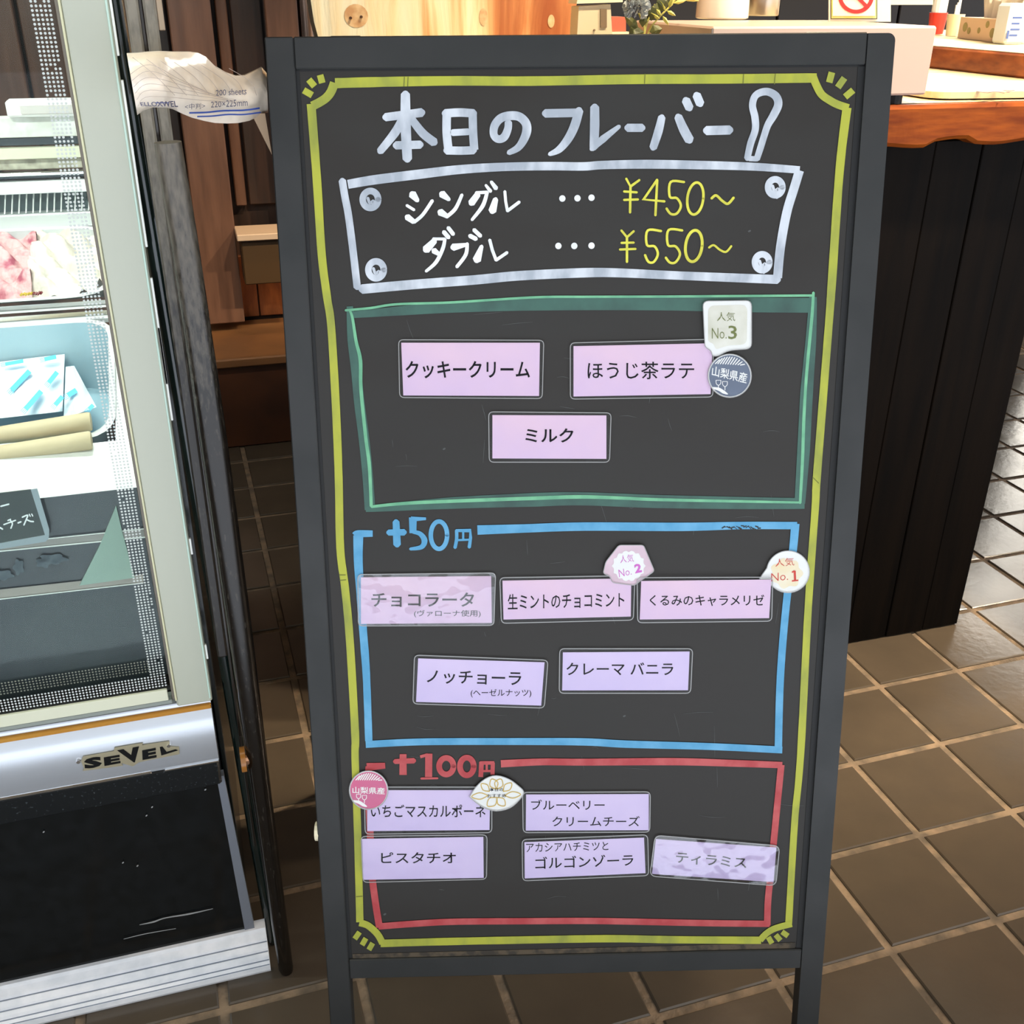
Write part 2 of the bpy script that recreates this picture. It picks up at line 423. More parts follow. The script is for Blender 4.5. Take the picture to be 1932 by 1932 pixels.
K5 = Crop(620, 960, .24845); K6 = Crop(1050, 960, .26398); K7 = Crop(600, 1400, .2588); K8 = Crop(960, 1400, .31056)

# ---- lettering from the bundled outline font (text turned into mesh)
_tcache = {}
def text_geo(body, off=0.0):
    key = (body, off)
    if key in _tcache: return _tcache[key]
    cu = bpy.data.curves.new('t', 'FONT'); cu.body = body; cu.resolution_u = 2; cu.offset = off; cu.size = 1
    ob = bpy.data.objects.new('t', cu); C.objects.link(ob)
    dg = bpy.context.evaluated_depsgraph_get(); dg.update()
    me = bpy.data.meshes.new_from_object(ob.evaluated_get(dg))
    vs = [v.co.copy() for v in me.vertices]; fs = [tuple(p.vertices) for p in me.polygons]
    bpy.data.objects.remove(ob); bpy.data.curves.remove(cu); bpy.data.meshes.remove(me)
    _tcache[key] = (vs, fs); return vs, fs
def text(mb, body, quad, n=.002, off=0.0, mapf=None):
    # quad: pixels of the ink box, (x0,y0,x1,y1) or four corners TL TR BR BL
    mapf = mapf or bx
    vs, fs = text_geo(body, off)
    if not vs: return
    if not isinstance(quad[0], (tuple, list)):
        x0, y0, x1, y1 = quad; quad = [(x0, y0), (x1, y0), (x1, y1), (x0, y1)]
    ax, bx_, ay, by = min(v.x for v in vs), max(v.x for v in vs), min(v.y for v in vs), max(v.y for v in vs)
    out = []
    for v in vs:
        s = (v.x-ax)/(bx_-ax or 1); t = 1-(v.y-ay)/(by-ay or 1)
        x = (quad[0][0]*(1-s)+quad[1][0]*s)*(1-t)+(quad[3][0]*(1-s)+quad[2][0]*s)*t
        y = (quad[0][1]*(1-s)+quad[1][1]*s)*(1-t)+(quad[3][1]*(1-s)+quad[2][1]*s)*t
        out.append(mapf(x, y, n))
    mb.add(out, fs)

pw = M('white_marker', (162, 169, 178), (206, 211, 217), scale=45, rough=.6, stretch=(1, 1, .35), lo=.4, hi=.62)
pw2 = M('white_marker_solid', (236, 238, 238), (222, 224, 226), scale=60, rough=.6)
py_ = M('yellow_marker', (172, 174, 54), (140, 146, 58), scale=40, rough=.6, stretch=(1, 1, .4), lo=.42, hi=.68)
pyn = M('yellow_marker_fine', (222, 216, 72), (196, 190, 60), scale=60, rough=.6)
pgd = M('green_marker_wash', (58, 96, 84), (48, 76, 69), scale=30, rough=.6, lo=.4, hi=.7)
pgl = M('green_marker_line', (116, 184, 140), (96, 160, 124), scale=50, rough=.6)
pb = M('blue_marker', (78, 150, 190), (102, 168, 206), scale=40, rough=.6, lo=.4, hi=.7)
pr = M('red_marker', (172, 56, 60), (190, 84, 84), scale=40, rough=.6, lo=.4, hi=.65)

# yellow border
mb = MB()
ribbon(mb, [(632, 157), (700, 155), (850, 152.5), (1000, 153), (1200, 149.5), (1350, 149), (1541, 147)], [19, 19, 18, 18, 18, 18, 18, 17], n=.0008, cap=False, jit=.02)
ribbon(mb, [(587, 196), (598, 340), (607, 480), (617, 560), (625, 617), (634, 773), (639, 902), (642, 1034), (651, 1109), (660, 1208), (670, 1382), (670, 1430), (675, 1581), (679, 1740)], [17, 16, 15.5, 15, 15, 15, 15, 15, 15, 15, 15, 14, 14, 14], n=.0008, cap=False, jit=.02)
ribbon(mb, [(1598, 203), (1584, 323), (1570, 526), (1565, 596), (1554, 736), (1541, 903), (1538, 960), (1525, 1145), (1513, 1382), (1507, 1470), (1499, 1555), (1488, 1743)], [17, 16, 16, 15, 15, 15, 14, 14, 14, 13, 13, 13], n=.0008, cap=False, jit=.02)
ribbon(mb, [(718, 1780), (820, 1777), (960, 1774), (1146, 1771), (1270, 1773), (1436, 1774)], 14, n=.0008, cap=False, jit=.02)
mb.build('painted_border', py_, cb)
mb = MB(); ribbon(mb, [(589, 200), (603, 193), (616, 184), (625, 172), (631, 156)], 17, n=.0009, cap=False); mb.build('corner_arc', py_, cb)
mb = MB(); ribbon(mb, [(1534, 145), (1540, 160), (1550, 178), (1565, 189), (1580, 197), (1601, 204)], 15, n=.0009, cap=False); mb.build('corner_arc', py_, cb)
mb = MB(); ribbon(mb, [(678, 1741), (692, 1745), (704, 1754), (714, 1765), (722, 1780)], 13, n=.0009, cap=False); mb.build('corner_arc', py_, cb)
mb = MB(); ribbon(mb, [(1434, 1774), (1444, 1763), (1457, 1754), (1474, 1748), (1494, 1743)], 12, n=.0009, cap=False); mb.build('corner_arc', py_, cb)
for x, y, a, l in [(581, 175, 30, 19), (588, 156.5, 50, 17), (606, 149, 75, 16), (1567, 146, 105, 20), (1587, 156, 125, 22), (1602, 176.5, 140, 20),
                   (673.8, 1765, 125, 16), (686.7, 1776.6, 120, 15), (699.6, 1785.6, 120, 15), (1453, 1774, 60, 14), (1468, 1769, 50, 14), (1481, 1762, 35, 14)]:
    dx, dy = math.cos(math.radians(a))*l/2, math.sin(math.radians(a))*l/2
    mb = MB(); ribbon(mb, [(x-dx, y-dy), (x+dx, y+dy)], 12.5 if y < 300 else 10, n=.0008, smooth=False, cap=False); mb.build('tick_mark', py_, cb)
# thin darker pen joints on the yellow line
mb = MB()
for p in [[(763, 145), (762, 163)], [(770, 145), (769, 163)], [(1217, 139), (1216, 158)], [(1403, 140), (1402, 158)], [(1463, 139), (1461, 159)]]: ribbon(mb, p, 1.6, n=.0011, smooth=False, cap=False)
for p in [[(640, 1085), (652, 1085)], [(641, 1095), (653, 1094)], [(672, 1692), (684, 1691)], [(1533, 900), (1545, 912)]]: ribbon(mb, p, 1.6, n=.0011, smooth=False, cap=False)
mb.build('pen_overlap', M('olive_line', (108, 112, 44), rough=.7), cb, kind='stuff')

# title
mb = MB(); n = .0008; K = KA
def T(K, pts, w, n=.0008, **k): ribbon(mb, K(*pts), [q*K.k for q in w] if isinstance(w, (list, tuple)) else w*K.k, n=n, **k)
T(K, [(733, 205), (735, 420), (746, 645)], [62, 70, 64])
T(K, [(598, 362), (845, 330)], [56, 60], n=.0009)
T(K, [(712, 380), (660, 470), (562, 592)], [58, 60, 50])
T(K, [(775, 375), (850, 470), (928, 532)], [52, 58, 60])
T(K, [(668, 552), (835, 547)], 56, n=.0009)
mb.build('title_character', pw, cb); mb = MB()
T(K, [(1012, 350), (1012, 470), (1024, 585)], 58, cap=False)
T(K, [(1000, 336), (1100, 330), (1195, 336)], 58, n=.0009)
T(K, [(1187, 330), (1190, 460), (1198, 582)], 56, cap=False)
T(K, [(1010, 586), (1110, 588), (1195, 584)], 56, n=.0009)
T(K, [(1050, 466), (1158, 460)], 46, n=.0009)
mb.build('title_character', pw, cb); mb = MB()
T(K, [(1428, 395), (1425, 440), (1400, 495), (1360, 510), (1330, 480), (1335, 420), (1375, 370), (1435, 352), (1500, 358), (1545, 400), (1552, 455), (1528, 520), (1490, 570), (1430, 602)], [50, 52, 56, 52, 52, 56, 58, 60, 60, 60, 62, 56, 48, 34])
mb.build('title_character', pw, cb); mb = MB()
T(K, [(1676, 336), (1880, 332)], 58)
T(K, [(1905, 315), (1875, 420), (1830, 510), (1770, 580), (1705, 612)], [60, 62, 58, 48, 26], n=.0009)
mb.build('title_character', pw, cb); mb = MB()
K = KB
T(K, [(145, 282), (145, 400), (140, 545)], [58, 62, 56])
T(K, [(125, 556), (200, 490), (305, 408)], [36, 48, 26], n=.0009)
mb.build('title_character', pw, cb); mb = MB()
T(K, [(358, 418), (455, 418)], 54, cap=True)
mb.build('title_character', pw, cb); mb = MB()
T(K, [(582, 348), (560, 440), (525, 548)], [48, 56, 50])
T(K, [(688, 345), (725, 430), (762, 498)], [52, 62, 62])
T(K, [(738, 238), (762, 290)], 56)
T(K, [(808, 205), (832, 262)], 56)
mb.build('title_character', pw, cb); mb = MB()
T(K, [(872, 436), (1025, 432)], 60)
mb.build('title_character', pw, cb); mb = MB()
T(K, [(1138, 618), (1160, 520), (1190, 430), (1188, 350), (1172, 270), (1195, 205), (1262, 182), (1322, 210), (1340, 265), (1310, 335), (1272, 400), (1248, 470), (1225, 545), (1200, 622)], [42, 46, 46, 48, 46, 46, 50, 54, 54, 52, 46, 44, 44, 40])
T(K, [(1150, 618), (1195, 620)], 34)
mb.build('spoon_drawing', pw, cb)
# price frame
mb = MB()
ribbon(mb, KA((345, 815), (520, 785), (800, 750), (1100, 715), (1400, 697), (1700, 692), (1932, 694))+KB((200, 660), (500, 655), (900, 662), (1200, 672), (1480, 692)), [17, 18, 18, 17, 16, 16, 16, 16, 17, 16, 15, 14], n=.0008, cap=False)
ribbon(mb, KA((307, 790), (325, 900), (348, 1020), (378, 1250), (408, 1510)), 14, n=.0009)
ribbon(mb, KA((440, 1522), (800, 1490), (1200, 1460), (1500, 1432), (1932, 1412))+KB((300, 1362), (700, 1380), (1335, 1405)), [18, 18, 18, 18, 18, 17, 16, 17], n=.0008)
ribbon(mb, KB((1478, 695), (1440, 820), (1395, 970), (1355, 1190), (1335, 1395)), 17, n=.0009, cap=False)
mb.build('price_frame', pw, cb)
for (x, y, r) in (*[(p[0], p[1], 21) for p in KA((497, 917), (535, 1392))], *[(p[0], p[1], 20) for p in KB((1320, 805), (1235, 1293))]):
    mb = MB(); ribbon(mb, ellipse(x, y, r-6.5, r-5, 18), 12.5, n=.0008)
    ribbon(mb, [(x-5, y-3), (x-1, y+7), (x+6, y+3), (x+3, y+20)], 5.5, n=.0009); mb.build('screw_drawing', pw, cb)
# price words
mb = MB(); K = KA
def TT(pts, w, K=None, **k): ribbon(mb, (K or globals()['K'])(*pts), [q*(K or globals()['K']).k for q in w] if isinstance(w, (list, tuple)) else w*(K or globals()['K']).k, n=.0008, **k)
TT([(780, 882), (815, 925)], [56, 30]); TT([(742, 957), (792, 988)], 20); TT([(745, 1035), (790, 1068)], [44, 34])
TT([(792, 1070), (850, 1020), (915, 925)], 24)
TT([(980, 880), (1028, 918)], [52, 26]); TT([(968, 1002), (1015, 1030)], [50, 30]); TT([(1010, 1035), (1070, 980), (1115, 885)], [26, 26, 22])
TT([(1275, 820), (1308, 862)], [18, 26]); TT([(1312, 798), (1345, 842)], [22, 32])
TT([(1222, 882), (1178, 942)], [42, 48]); TT([(1210, 872), (1285, 868)], 22); TT([(1285, 868), (1255, 960), (1182, 1055)], [24, 28, 20])
TT([(1342, 915), (1320, 995)], [36, 54]); TT([(1404, 862), (1410, 930), (1422, 996)], 20, smooth=False); TT([(1422, 994), (1502, 934)], 22)
mb.build('size_word', pw2, cb); mb = MB()
TT([(992, 1136), (1025, 1174)], 30); TT([(1022, 1108), (1056, 1152)], 28)
TT([(930, 1196), (872, 1256)], [40, 56]); TT([(920, 1183), (1000, 1184)], 20); TT([(1000, 1184), (985, 1250), (940, 1340), (872, 1402)], [22, 26, 26, 20]); TT([(925, 1262), (962, 1288)], [42, 26])
TT([(1168, 1162), (1210, 1184)], 30); TT([(1196, 1122), (1240, 1164)], 28)
TT([(1055, 1240), (1145, 1222)], [50, 24]); TT([(1150, 1215), (1140, 1290), (1080, 1372)], [24, 26, 24])
TT([(1248, 1232), (1215, 1325)], [26, 58]); TT([(1302, 1190), (1320, 1260), (1346, 1328)], 22, smooth=False); TT([(1346, 1326), (1420, 1275)], 22)
for x, y in ((1061, 374.5), (1089.5, 374), (1116, 373), (1053.5, 464), (1083.5, 464), (1116, 463.5)): m_ = MB(); disc(m_, x, y, 6, 6.2, n=.0008); m_.build('leader_dot', pw2, cb)
mb.build('size_word', pw2, cb)
mb = MB(); K = KB
TT([(350, 748), (378, 800), (437, 757)], 15, smooth=False); TT([(378, 800), (375, 970)], 16); TT([(335, 832), (420, 838)], 15); TT([(335, 887), (428, 884)], 15)
TT([(552, 755), (463, 884), (600, 897)], 16, smooth=False); TT([(552, 757), (540, 988)], 16)
TT([(728, 771), (640, 770), (634, 866), (680, 876), (706, 925), (680, 975), (640, 978), (612, 942)], 16, sub=5)
TT(ellipse(800, 878, 52, 104, 18, slant=10), 17); TT([(905, 878), (935, 858), (975, 893), (1012, 912), (1050, 872)], 17)
mb.build('price', pyn, cb); mb = MB()
TT([(318, 1085), (355, 1130), (400, 1090)], 15, smooth=False); TT([(355, 1130), (355, 1292)], 16); TT([(318, 1167), (400, 1165)], 15); TT([(308, 1210), (412, 1206)], 15)
TT([(578, 1090), (490, 1086), (485, 1180), (535, 1190), (556, 1240), (530, 1290), (495, 1290), (472, 1245)], 16, sub=5)
TT([(716, 1086), (626, 1083), (622, 1180), (672, 1190), (700, 1240), (672, 1292), (635, 1295), (607, 1262)], 16, sub=5)
TT(ellipse(790, 1187, 54, 102, 18, slant=10), 19); TT([(888, 1198), (920, 1182), (960, 1212), (1000, 1225), (1035, 1187)], 14)
mb.build('price', pyn, cb)
# green box
mb = MB()
ribbon(mb, [(664, 594), (760, 586), (853, 579), (1008, 573), (1235, 572), (1400, 575), (1532, 576)], [12, 18, 22, 26, 27, 28, 28], n=.0005, cap=False)
ribbon(mb, [(660, 578), (664, 640), (672, 700), (678, 760), (687, 830), (694, 900), (698, 962)], [12, 17, 19, 20, 20, 20, 20], n=.0005, cap=False)
ribbon(mb, [(690, 960), (853, 949), (1008, 943), (1096, 941), (1235, 946), (1400, 949), (1518, 950)], [12, 22, 26, 25, 25, 23, 20], n=.0005, cap=False)
ribbon(mb, [(1534, 560), (1530, 640), (1522, 740), (1516, 850), (1509, 950)], [14, 20, 24, 24, 20], n=.0005, cap=False)
mb.build('green_box_wash', pgd, cb)
mb = MB()
ribbon(mb, [(652, 585.5), (700, 581), (749, 574), (853, 570.5), (1008, 561), (1110, 560), (1235, 559.6), (1400, 558.5), (1534, 557.5)], 4.5, n=.0008)
ribbon(mb, [(660, 586), (665, 600), (671.8, 643.5), (680, 680), (681, 734), (690, 824.7), (697, 880), (700.5, 955)], [4, 5, 6, 7, 6.5, 6.5, 6.5, 6], n=.0008)
ribbon(mb, [(701, 956), (760, 950), (853, 945.5), (1008, 940), (1096, 937.5), (1180, 940), (1235.7, 942.5), (1400, 946), (1509, 948)], [5, 6, 6.5, 7, 7, 6, 6, 5, 4], n=.0008)
ribbon(mb, [(1534.7, 552), (1532, 596), (1524, 680), (1520, 730), (1516.6, 791.5), (1514, 870), (1509.6, 949)], [5, 6, 6, 5.5, 6, 6, 5], n=.0008)
mb.build('green_box_line', pgl, cb)
# blue box
mb = MB()
ribbon(mb, K5((200, 205), (225, 190), (335, 188)), [14, 14, 12], n=.0008, cap=False)
ribbon(mb, [(676, 1010), (676, 1059), (680, 1120), (684.6, 1183.6), (689, 1240), (692, 1290), (695.8, 1398)], [19, 17, 15, 15, 15, 14, 14], n=.0008, cap=False, jit=.02)
ribbon(mb, [(900.7, 1000), (990, 997), (1100, 993.5), (1287.6, 994), (1400, 991.5), (1504, 991.7)], [18, 16, 16, 16, 14, 14], n=.0008, cap=False)
ribbon(mb, [(1500.5, 988), (1496, 1039), (1483, 1145), (1472.4, 1276.8), (1468.4, 1414)], [16, 15, 14, 14, 14], n=.0009, cap=False)
ribbon(mb, [(690, 1404.6), (794, 1399.7), (950, 1399), (1100, 1399.7), (1182, 1404), (1340, 1408.5), (1476, 1415)], [13, 13, 13, 14, 14, 13, 13], n=.0009, cap=False)
mb.build('blue_box', pb, cb); mb = MB()
K = K5
TT([(512, 98), (520, 272)], [52, 58]); TT([(455, 180), (575, 178)], [46, 50])
TT([(625, 78), (740, 75)], [40, 20], cap=False); TT([(640, 65), (640, 185)], [60, 52], cap=False)
TT([(640, 175), (695, 190), (728, 240), (705, 290), (620, 305)], [26, 36, 46, 36, 22])
TT(ellipse(838, 200, 62, 104, 20), 34)
TT([(972, 165), (972, 230), (960, 295)], 26); TT([(968, 165), (1075, 165), (1078, 220), (1068, 292)], [22, 22, 24, 26], smooth=False); TT([(1022, 165), (1022, 235)], 17); TT([(975, 238), (1070, 234)], 16)
mb.build('surcharge_lettering', pb, cb)
mb = MB()
for i in range(16): ribbon(mb, [(1362+i*4.5, 994+random.uniform(-2, 3)), (1368+i*4.5, 996+random.uniform(-4, 3))], random.uniform(1, 3), n=.0011, smooth=False, cap=False)
mb.build('chipped_paint', slate_m, cb, kind='stuff')
# red box
mb = MB()
ribbon(mb, K7((355, 182), (490, 172)), [15, 11], n=.0008, cap=False)
ribbon(mb, [(696, 1446), (694, 1490), (698, 1560), (701, 1640), (708, 1700), (716, 1750)], 13, n=.0008, cap=False)
ribbon(mb, [(945, 1441), (1022, 1437.5), (1100, 1438), (1270.6, 1437), (1380, 1440), (1476, 1443.5)], [14, 13, 13, 14, 13, 12], n=.0008, cap=False)
ribbon(mb, [(1474, 1443), (1463, 1555), (1454, 1648.5), (1449, 1700), (1447.6, 1746)], 12.5, n=.0009, cap=False)
ribbon(mb, [(714, 1748), (780, 1743), (859, 1739), (1000, 1738), (1100, 1737.5), (1177, 1738.5), (1332.7, 1741.7), (1452, 1743)], 12, n=.0009, cap=False)
mb.build('red_box', pr, cb); mb = MB()
K = K7
TT([(620, 88), (620, 240)], [50, 54], cap=False); TT([(560, 142), (700, 136)], [36, 40])
TT([(745, 108), (800, 92)], 22, cap=False); TT([(808, 84), (806, 255)], 52, cap=False); TT([(752, 266), (872, 264)], [16, 14])
TT(ellipse(935, 176, 52, 60, 18), 42); TT(ellipse(1085, 178, 50, 64, 18), 42)
TT([(1192, 145), (1186, 255)], 34, cap=False); TT([(1180, 152), (1285, 152)], 26, cap=False); TT([(1274, 150), (1272, 238)], 30, cap=False); TT([(1230, 155), (1230, 205)], 16, cap=False); TT([(1190, 212), (1270, 210)], 16)
mb.build('surcharge_lettering', pr, cb)
# scratches and chalk smears in the slate
mb = MB()
for i in range(70):
    x = random.uniform(670, 1480); y = random.uniform(560, 1720); l = random.uniform(8, 60); a = random.choice([random.uniform(-.2, .2), random.uniform(1.2, 1.8)])
    ribbon(mb, [(x, y), (x+l*.5*math.cos(a), y+l*.5*math.sin(a)+random.uniform(-3, 3)), (x+l*math.cos(a), y+l*math.sin(a))], [.3, .9, .3], n=.0003, cap=False)
for x, y in ((726, 1725), (1178, 1351), (838, 847), (1414, 436), (1302, 252)): disc(mb, x, y, 3, 1.8, n=.0003, rot=-.5)
mb.build('scratches', M('scratch', (82, 83, 82), rough=.8), cb, kind='stuff')

# ================================================================== CARDS ON THE BOARD
film_m = clear_mat('laminate_film', tint=(.98, .98, .98), gloss=.004, rough=.16, bump=.25, bscale=35, fres=.25)
film_w = clear_mat('laminate_film_glare', tint=(.97, .97, .97), gloss=.05, rough=.10, bump=1.0, bscale=24)
rim_m = M('film_rim', (150, 148, 146), rough=.25, spec=.8)
ink = M('black_ink', (12, 9, 18), rough=.8, spec=.1)
papers = [M('pink_paper', (230, 198, 217), (218, 190, 220), scale=9, rough=.7), M('pink_paper_cool_light', (220, 202, 234), (206, 190, 228), scale=9, rough=.7)]  # second paper: cooler light on the lower cards put into its colour
def rpoly(q, r, seg=4):
    out = []
    n = len(q)
    for i in range(n):
        p0, p1, p2 = q[i-1], q[i], q[(i+1) % n]
        d0 = (p0[0]-p1[0], p0[1]-p1[1]); d2 = (p2[0]-p1[0], p2[1]-p1[1])
        l0, l2 = math.hypot(*d0), math.hypot(*d2); rr = min(r, l0/2.1, l2/2.1)
        a = (p1[0]+d0[0]/l0*rr, p1[1]+d0[1]/l0*rr); b = (p1[0]+d2[0]/l2*rr, p1[1]+d2[1]/l2*rr)
        for k in range(seg+1):
            t = k/seg; out.append(tuple((1-t)**2*a[j]+2*t*(1-t)*p1[j]+t*t*b[j] for j in (0, 1)))
    return out
CARDS = [
 ('pink laminated flavour card at the upper left of the green box on the chalkboard', [(757, 646.6), (1018.6, 646.6), (1017, 747), (761, 746)], [(752, 641), (1026, 642), (1023, 752), (754, 750)], [('クッキークリーム', (765, 681, 1000, 714), .012)], 0, 0),
 ('pink flavour card at upper right of the green box, under the No.3 bubble', [(1082, 653), (1344.7, 647.6), (1340.5, 743.5), (1082, 748)], [(1076, 647), (1346, 640), (1345, 749), (1076, 753)], [('ほうじ茶ラテ', (1108.5, 682.5, 1309.7, 715.5), .001)], 0, 0),
 ('small pink flavour card alone in the lower middle of the green box', [(929, 783), (1144, 783.7), (1144, 865.6), (929, 864.8)], [(922, 777), (1153, 779), (1150, 872), (923, 872)], [('ミルク', (991, 808, 1082, 835), .012)], 0, 0),
 ('glare-marked flavour card with two lines at upper left of the blue box', [(681, 1089), (926.8, 1086.7), (928, 1175), (681, 1177)], [(675, 1084), (935, 1081), (932, 1180), (676, 1181)], [('チョコラータ', (700.7, 1117.7, 894.5, 1145), .008), ('(ヴァローナ使用)', (781, 1151, 907, 1165), .0)], 0, 1),
 ('pink flavour card mid blue box top row, under the No.2 badge', [(948, 1095.4), (1191, 1091), (1190, 1163), (950, 1168.7)], [(943, 1090), (1198, 1086), (1195, 1170), (946, 1176)], [('生ミントのチョコミント', [(958, 1121), (1178, 1117), (1178, 1145), (958, 1150)], .004)], 0, 0),
 ('pink flavour card right in the blue box top row, beside the No.1 badge', [(1209.7, 1096), (1455, 1093.3), (1451, 1166), (1207, 1168.6)], [(1202, 1090), (1458, 1089), (1456, 1172), (1203, 1175)], [('くるみのキャラメリゼ', (1225.6, 1122, 1442, 1143.5), .004)], 0, 0),
 ('tilted flavour card with a bracketed small line, lower left in the blue box', [(789, 1242), (1027.4, 1249.4), (1021, 1331), (785, 1324)], [(782, 1236), (1034, 1245.7), (1027, 1336), (779, 1328)], [('ノッチョーラ', [(805, 1264), (984, 1268), (983, 1294), (805, 1289)], .006), ('(ヘーゼルナッツ)', (888, 1300, 1002.5, 1316), 0)], 1, 0),
 ('single-line flavour card at the lower right in the blue box', [(1062, 1230.6), (1301, 1229), (1298, 1302), (1060.6, 1302.4)], [(1056, 1224), (1307, 1224), (1303, 1308), (1055, 1308)], [('クレーマ バニラ', (1068.5, 1250, 1270.4, 1274), .004)], 1, 0),
 ('cool-light pink flavour card at upper left of the red box, between two badges', [(693, 1490.6), (924.8, 1490.6), (923.5, 1565.6), (693, 1567.7)], [(687, 1485), (928, 1485), (928, 1571), (689, 1574)], [('いちごマスカルポーネ', (699.6, 1518, 916, 1542), .004)], 1, 0),
 ('cool-light pink two-line flavour card in the middle of the red box top row', [(992.6, 1498.8), (1224, 1497.8), (1224, 1566), (992, 1566.8)], [(986, 1495), (1227, 1494), (1226, 1570), (987, 1571)], [('ブルーベリー', (1002, 1508.7, 1140.8, 1528), .0), ('クリームチーズ', (1042, 1539.8, 1207, 1559), .0)], 1, 0),
 ('cool-light pink flavour card at the lower left of the red box', [(682.8, 1582.5), (911.9, 1578.6), (912.6, 1656), (685.4, 1659.6)], [(681, 1578), (919, 1575), (918, 1659), (685, 1665)], [('ピスタチオ', (719, 1608, 860, 1629), .004)], 1, 0),
 ('cool-light pink card with small line over larger line, middle of red box lower row', [(989.5, 1588.8), (1215, 1580), (1217.8, 1647), (990, 1657)], [(985, 1584), (1222, 1575), (1224, 1652), (986, 1662)], [('アカシアハチミツと', [(992.6, 1591), (1148, 1588), (1148, 1604), (992.6, 1608)], -.002), ('ゴルゴンゾーラ', [(1009.7, 1617), (1195, 1611), (1195, 1633), (1010, 1640)], .004)], 1, 0),
 ('shiny tilted flavour card over the red line at the lower right of the chalkboard', [(1237.4, 1582.6), (1464.7, 1598.8), (1459.4, 1664), (1230, 1648.5)], [(1236, 1576), (1471, 1596), (1464, 1671), (1226, 1653)], [('ティラミス', [(1276, 1608), (1409, 1619), (1408, 1639), (1275, 1628)], .004)], 1, 1),
]
def ctr(q): return (sum(p[0] for p in q)/len(q), sum(p[1] for p in q)/len(q))
for i, (lab, pap, film, txt, pm, gl) in enumerate(CARDS):
    n0 = .0022 if i == 5 else .0012
    if i == 5: n0 = .0034
    r = thing('flavor_card', lab, 'card', bx(*ctr(pap), 0), 'flavour cards on the chalkboard')
    mb = MB(); mb.prism([bx(x, y, n0) for x, y in pap], NB*.0004); mb.build('paper', papers[pm], r)
    mb = MB()
    for body, q, off in txt: text(mb, body, q, n0+.0006, off+.005)
    mb.build('lettering', ink, r)
    fp = rpoly(film, 9 if i != 12 else 12)
    mb = MB(); mb.prism([bx(x, y, n0+.0009) for x, y in fp], NB*.0002); mb.build('film', film_w if gl else film_m, r)
    mb = MB(); ribbon(mb, fp, 1.5, n=n0+.0013, smooth=False, close=True); mb.build('film_rim', rim_m, r)

# ---- badges
def badge(name, lab, outline, n0, mats, group='round and shaped badges on the chalkboard'):
    r = thing(name, lab, 'sticker', bx(*ctr(outline), 0), group)
    mb = MB(); mb.prism([bx(x, y, n0) for x, y in outline], NB*.0004); mb.build('backing', mats, r)
    mb = MB(); mb.prism([bx(x, y, n0+.0012) for x, y in outline], NB*.0002); mb.build('film', film_m, r)
    mb = MB(); ribbon(mb, outline, 1.4, n=n0+.0015, smooth=False, close=True); mb.build('film_rim', rim_m, r)
    return r
white_p = M('white_paper', (238, 238, 234), rough=.7)
def blob(cx, cy, rx, ry, k=9, amp=.1, seg=40, ph=0): return [(cx+rx*(1+amp*math.cos(k*a+ph))*math.cos(a), cy+ry*(1+amp*math.cos(k*a+ph))*math.sin(a)) for a in [2*PI*i/seg for i in range(seg)]]
# No.3 bubble
out = rpoly([(1326, 568), (1418, 567), (1418, 658), (1375, 661), (1354, 672), (1344, 672), (1342, 662), (1330, 655)], 11)
r = badge('speech_bubble_badge', 'cream speech bubble sticker marked No.3 over the top right card of the green box', out, .0028, white_p)
mb = MB(); mb.prism([bx(x, y, .0033) for x, y in rpoly([(1336, 577), (1410, 575), (1409, 650), (1372, 652), (1350, 660), (1346, 648), (1336, 645)], 12)], NB*.0001); mb.build('colored_field', M('cream_green', (206, 204, 184), (232, 230, 218), scale=30, rough=.7), r)
mb = MB(); text(mb, '人気', (1353, 589, 1387, 606), .0036, -.005); text(mb, 'No.', (1343, 619, 1371, 639), .0036, -.008); text(mb, '3', (1374, 614.5, 1390.5, 640), .0036, .01)
mb.build('lettering', M('olive_ink', (112, 120, 62), rough=.7), r)
def wine_badge(lab, cx, cy, rad, col, n0, rot, textq):
    out = [(cx+rad*math.cos(a), cy+rad*math.sin(a)) for a in [2*PI*i/40 for i in range(40)]]
    r = badge('round_origin_badge', lab, out, n0, white_p)
    mb = MB(); mb.prism([bx(cx+(x-cx)*.95, cy+(y-cy)*.95, n0+.0005) for x, y in out], NB*.0001); mb.build('colored_disc', col, r)
    mb = MB()
    text(mb, '山梨県産', textq, n0+.0008, .012)
    # hatched top
    for k in range(11):
        xx = -.62+k*.115; yb = -.52+rot*xx
        top = -math.sqrt(max(0, .9**2-(xx+.13)**2)); x0 = cx+xx*rad; 
        if top < yb-.04: ribbon(mb, [(cx+(xx-.05)*rad, cy+yb*rad), (cx+(xx+.17)*rad, cy+max(top, -math.sqrt(max(.01, .88**2-(xx+.17)**2)))*rad)], 2.0, n=n0+.0008, smooth=False, cap=False)
    for gx, gy in ((-.52, .27), (-.22, .33)):
        gx = cx+gx*rad; gy = cy+gy*rad; s = rad*.11
        ribbon(mb, [(gx-s, gy-s*.6), (gx-s*.9, gy+s*.8), (gx, gy+s*1.5), (gx+s*.9, gy+s*.8), (gx+s, gy-s*.6)], 1.2, n=n0+.0008)
        ribbon(mb, [(gx-s, gy-s*.6), (gx+s, gy-s*.6)], 1, n=n0+.0008, smooth=False)
        ribbon(mb, [(gx, gy+s*1.5), (gx, gy+s*3)], 1.4, n=n0+.0008, smooth=False)
    ribbon(mb, [(cx-.82*rad, cy+.55*rad), (cx-.5*rad, cy+.62*rad), (cx-.28*rad, cy+.75*rad), (cx-.1*rad, cy+.84*rad)], [3, 6, 6, 2], n=n0+.0007)
    mb.build('lettering', M('white_ink', (244, 244, 240), rough=.7), r)
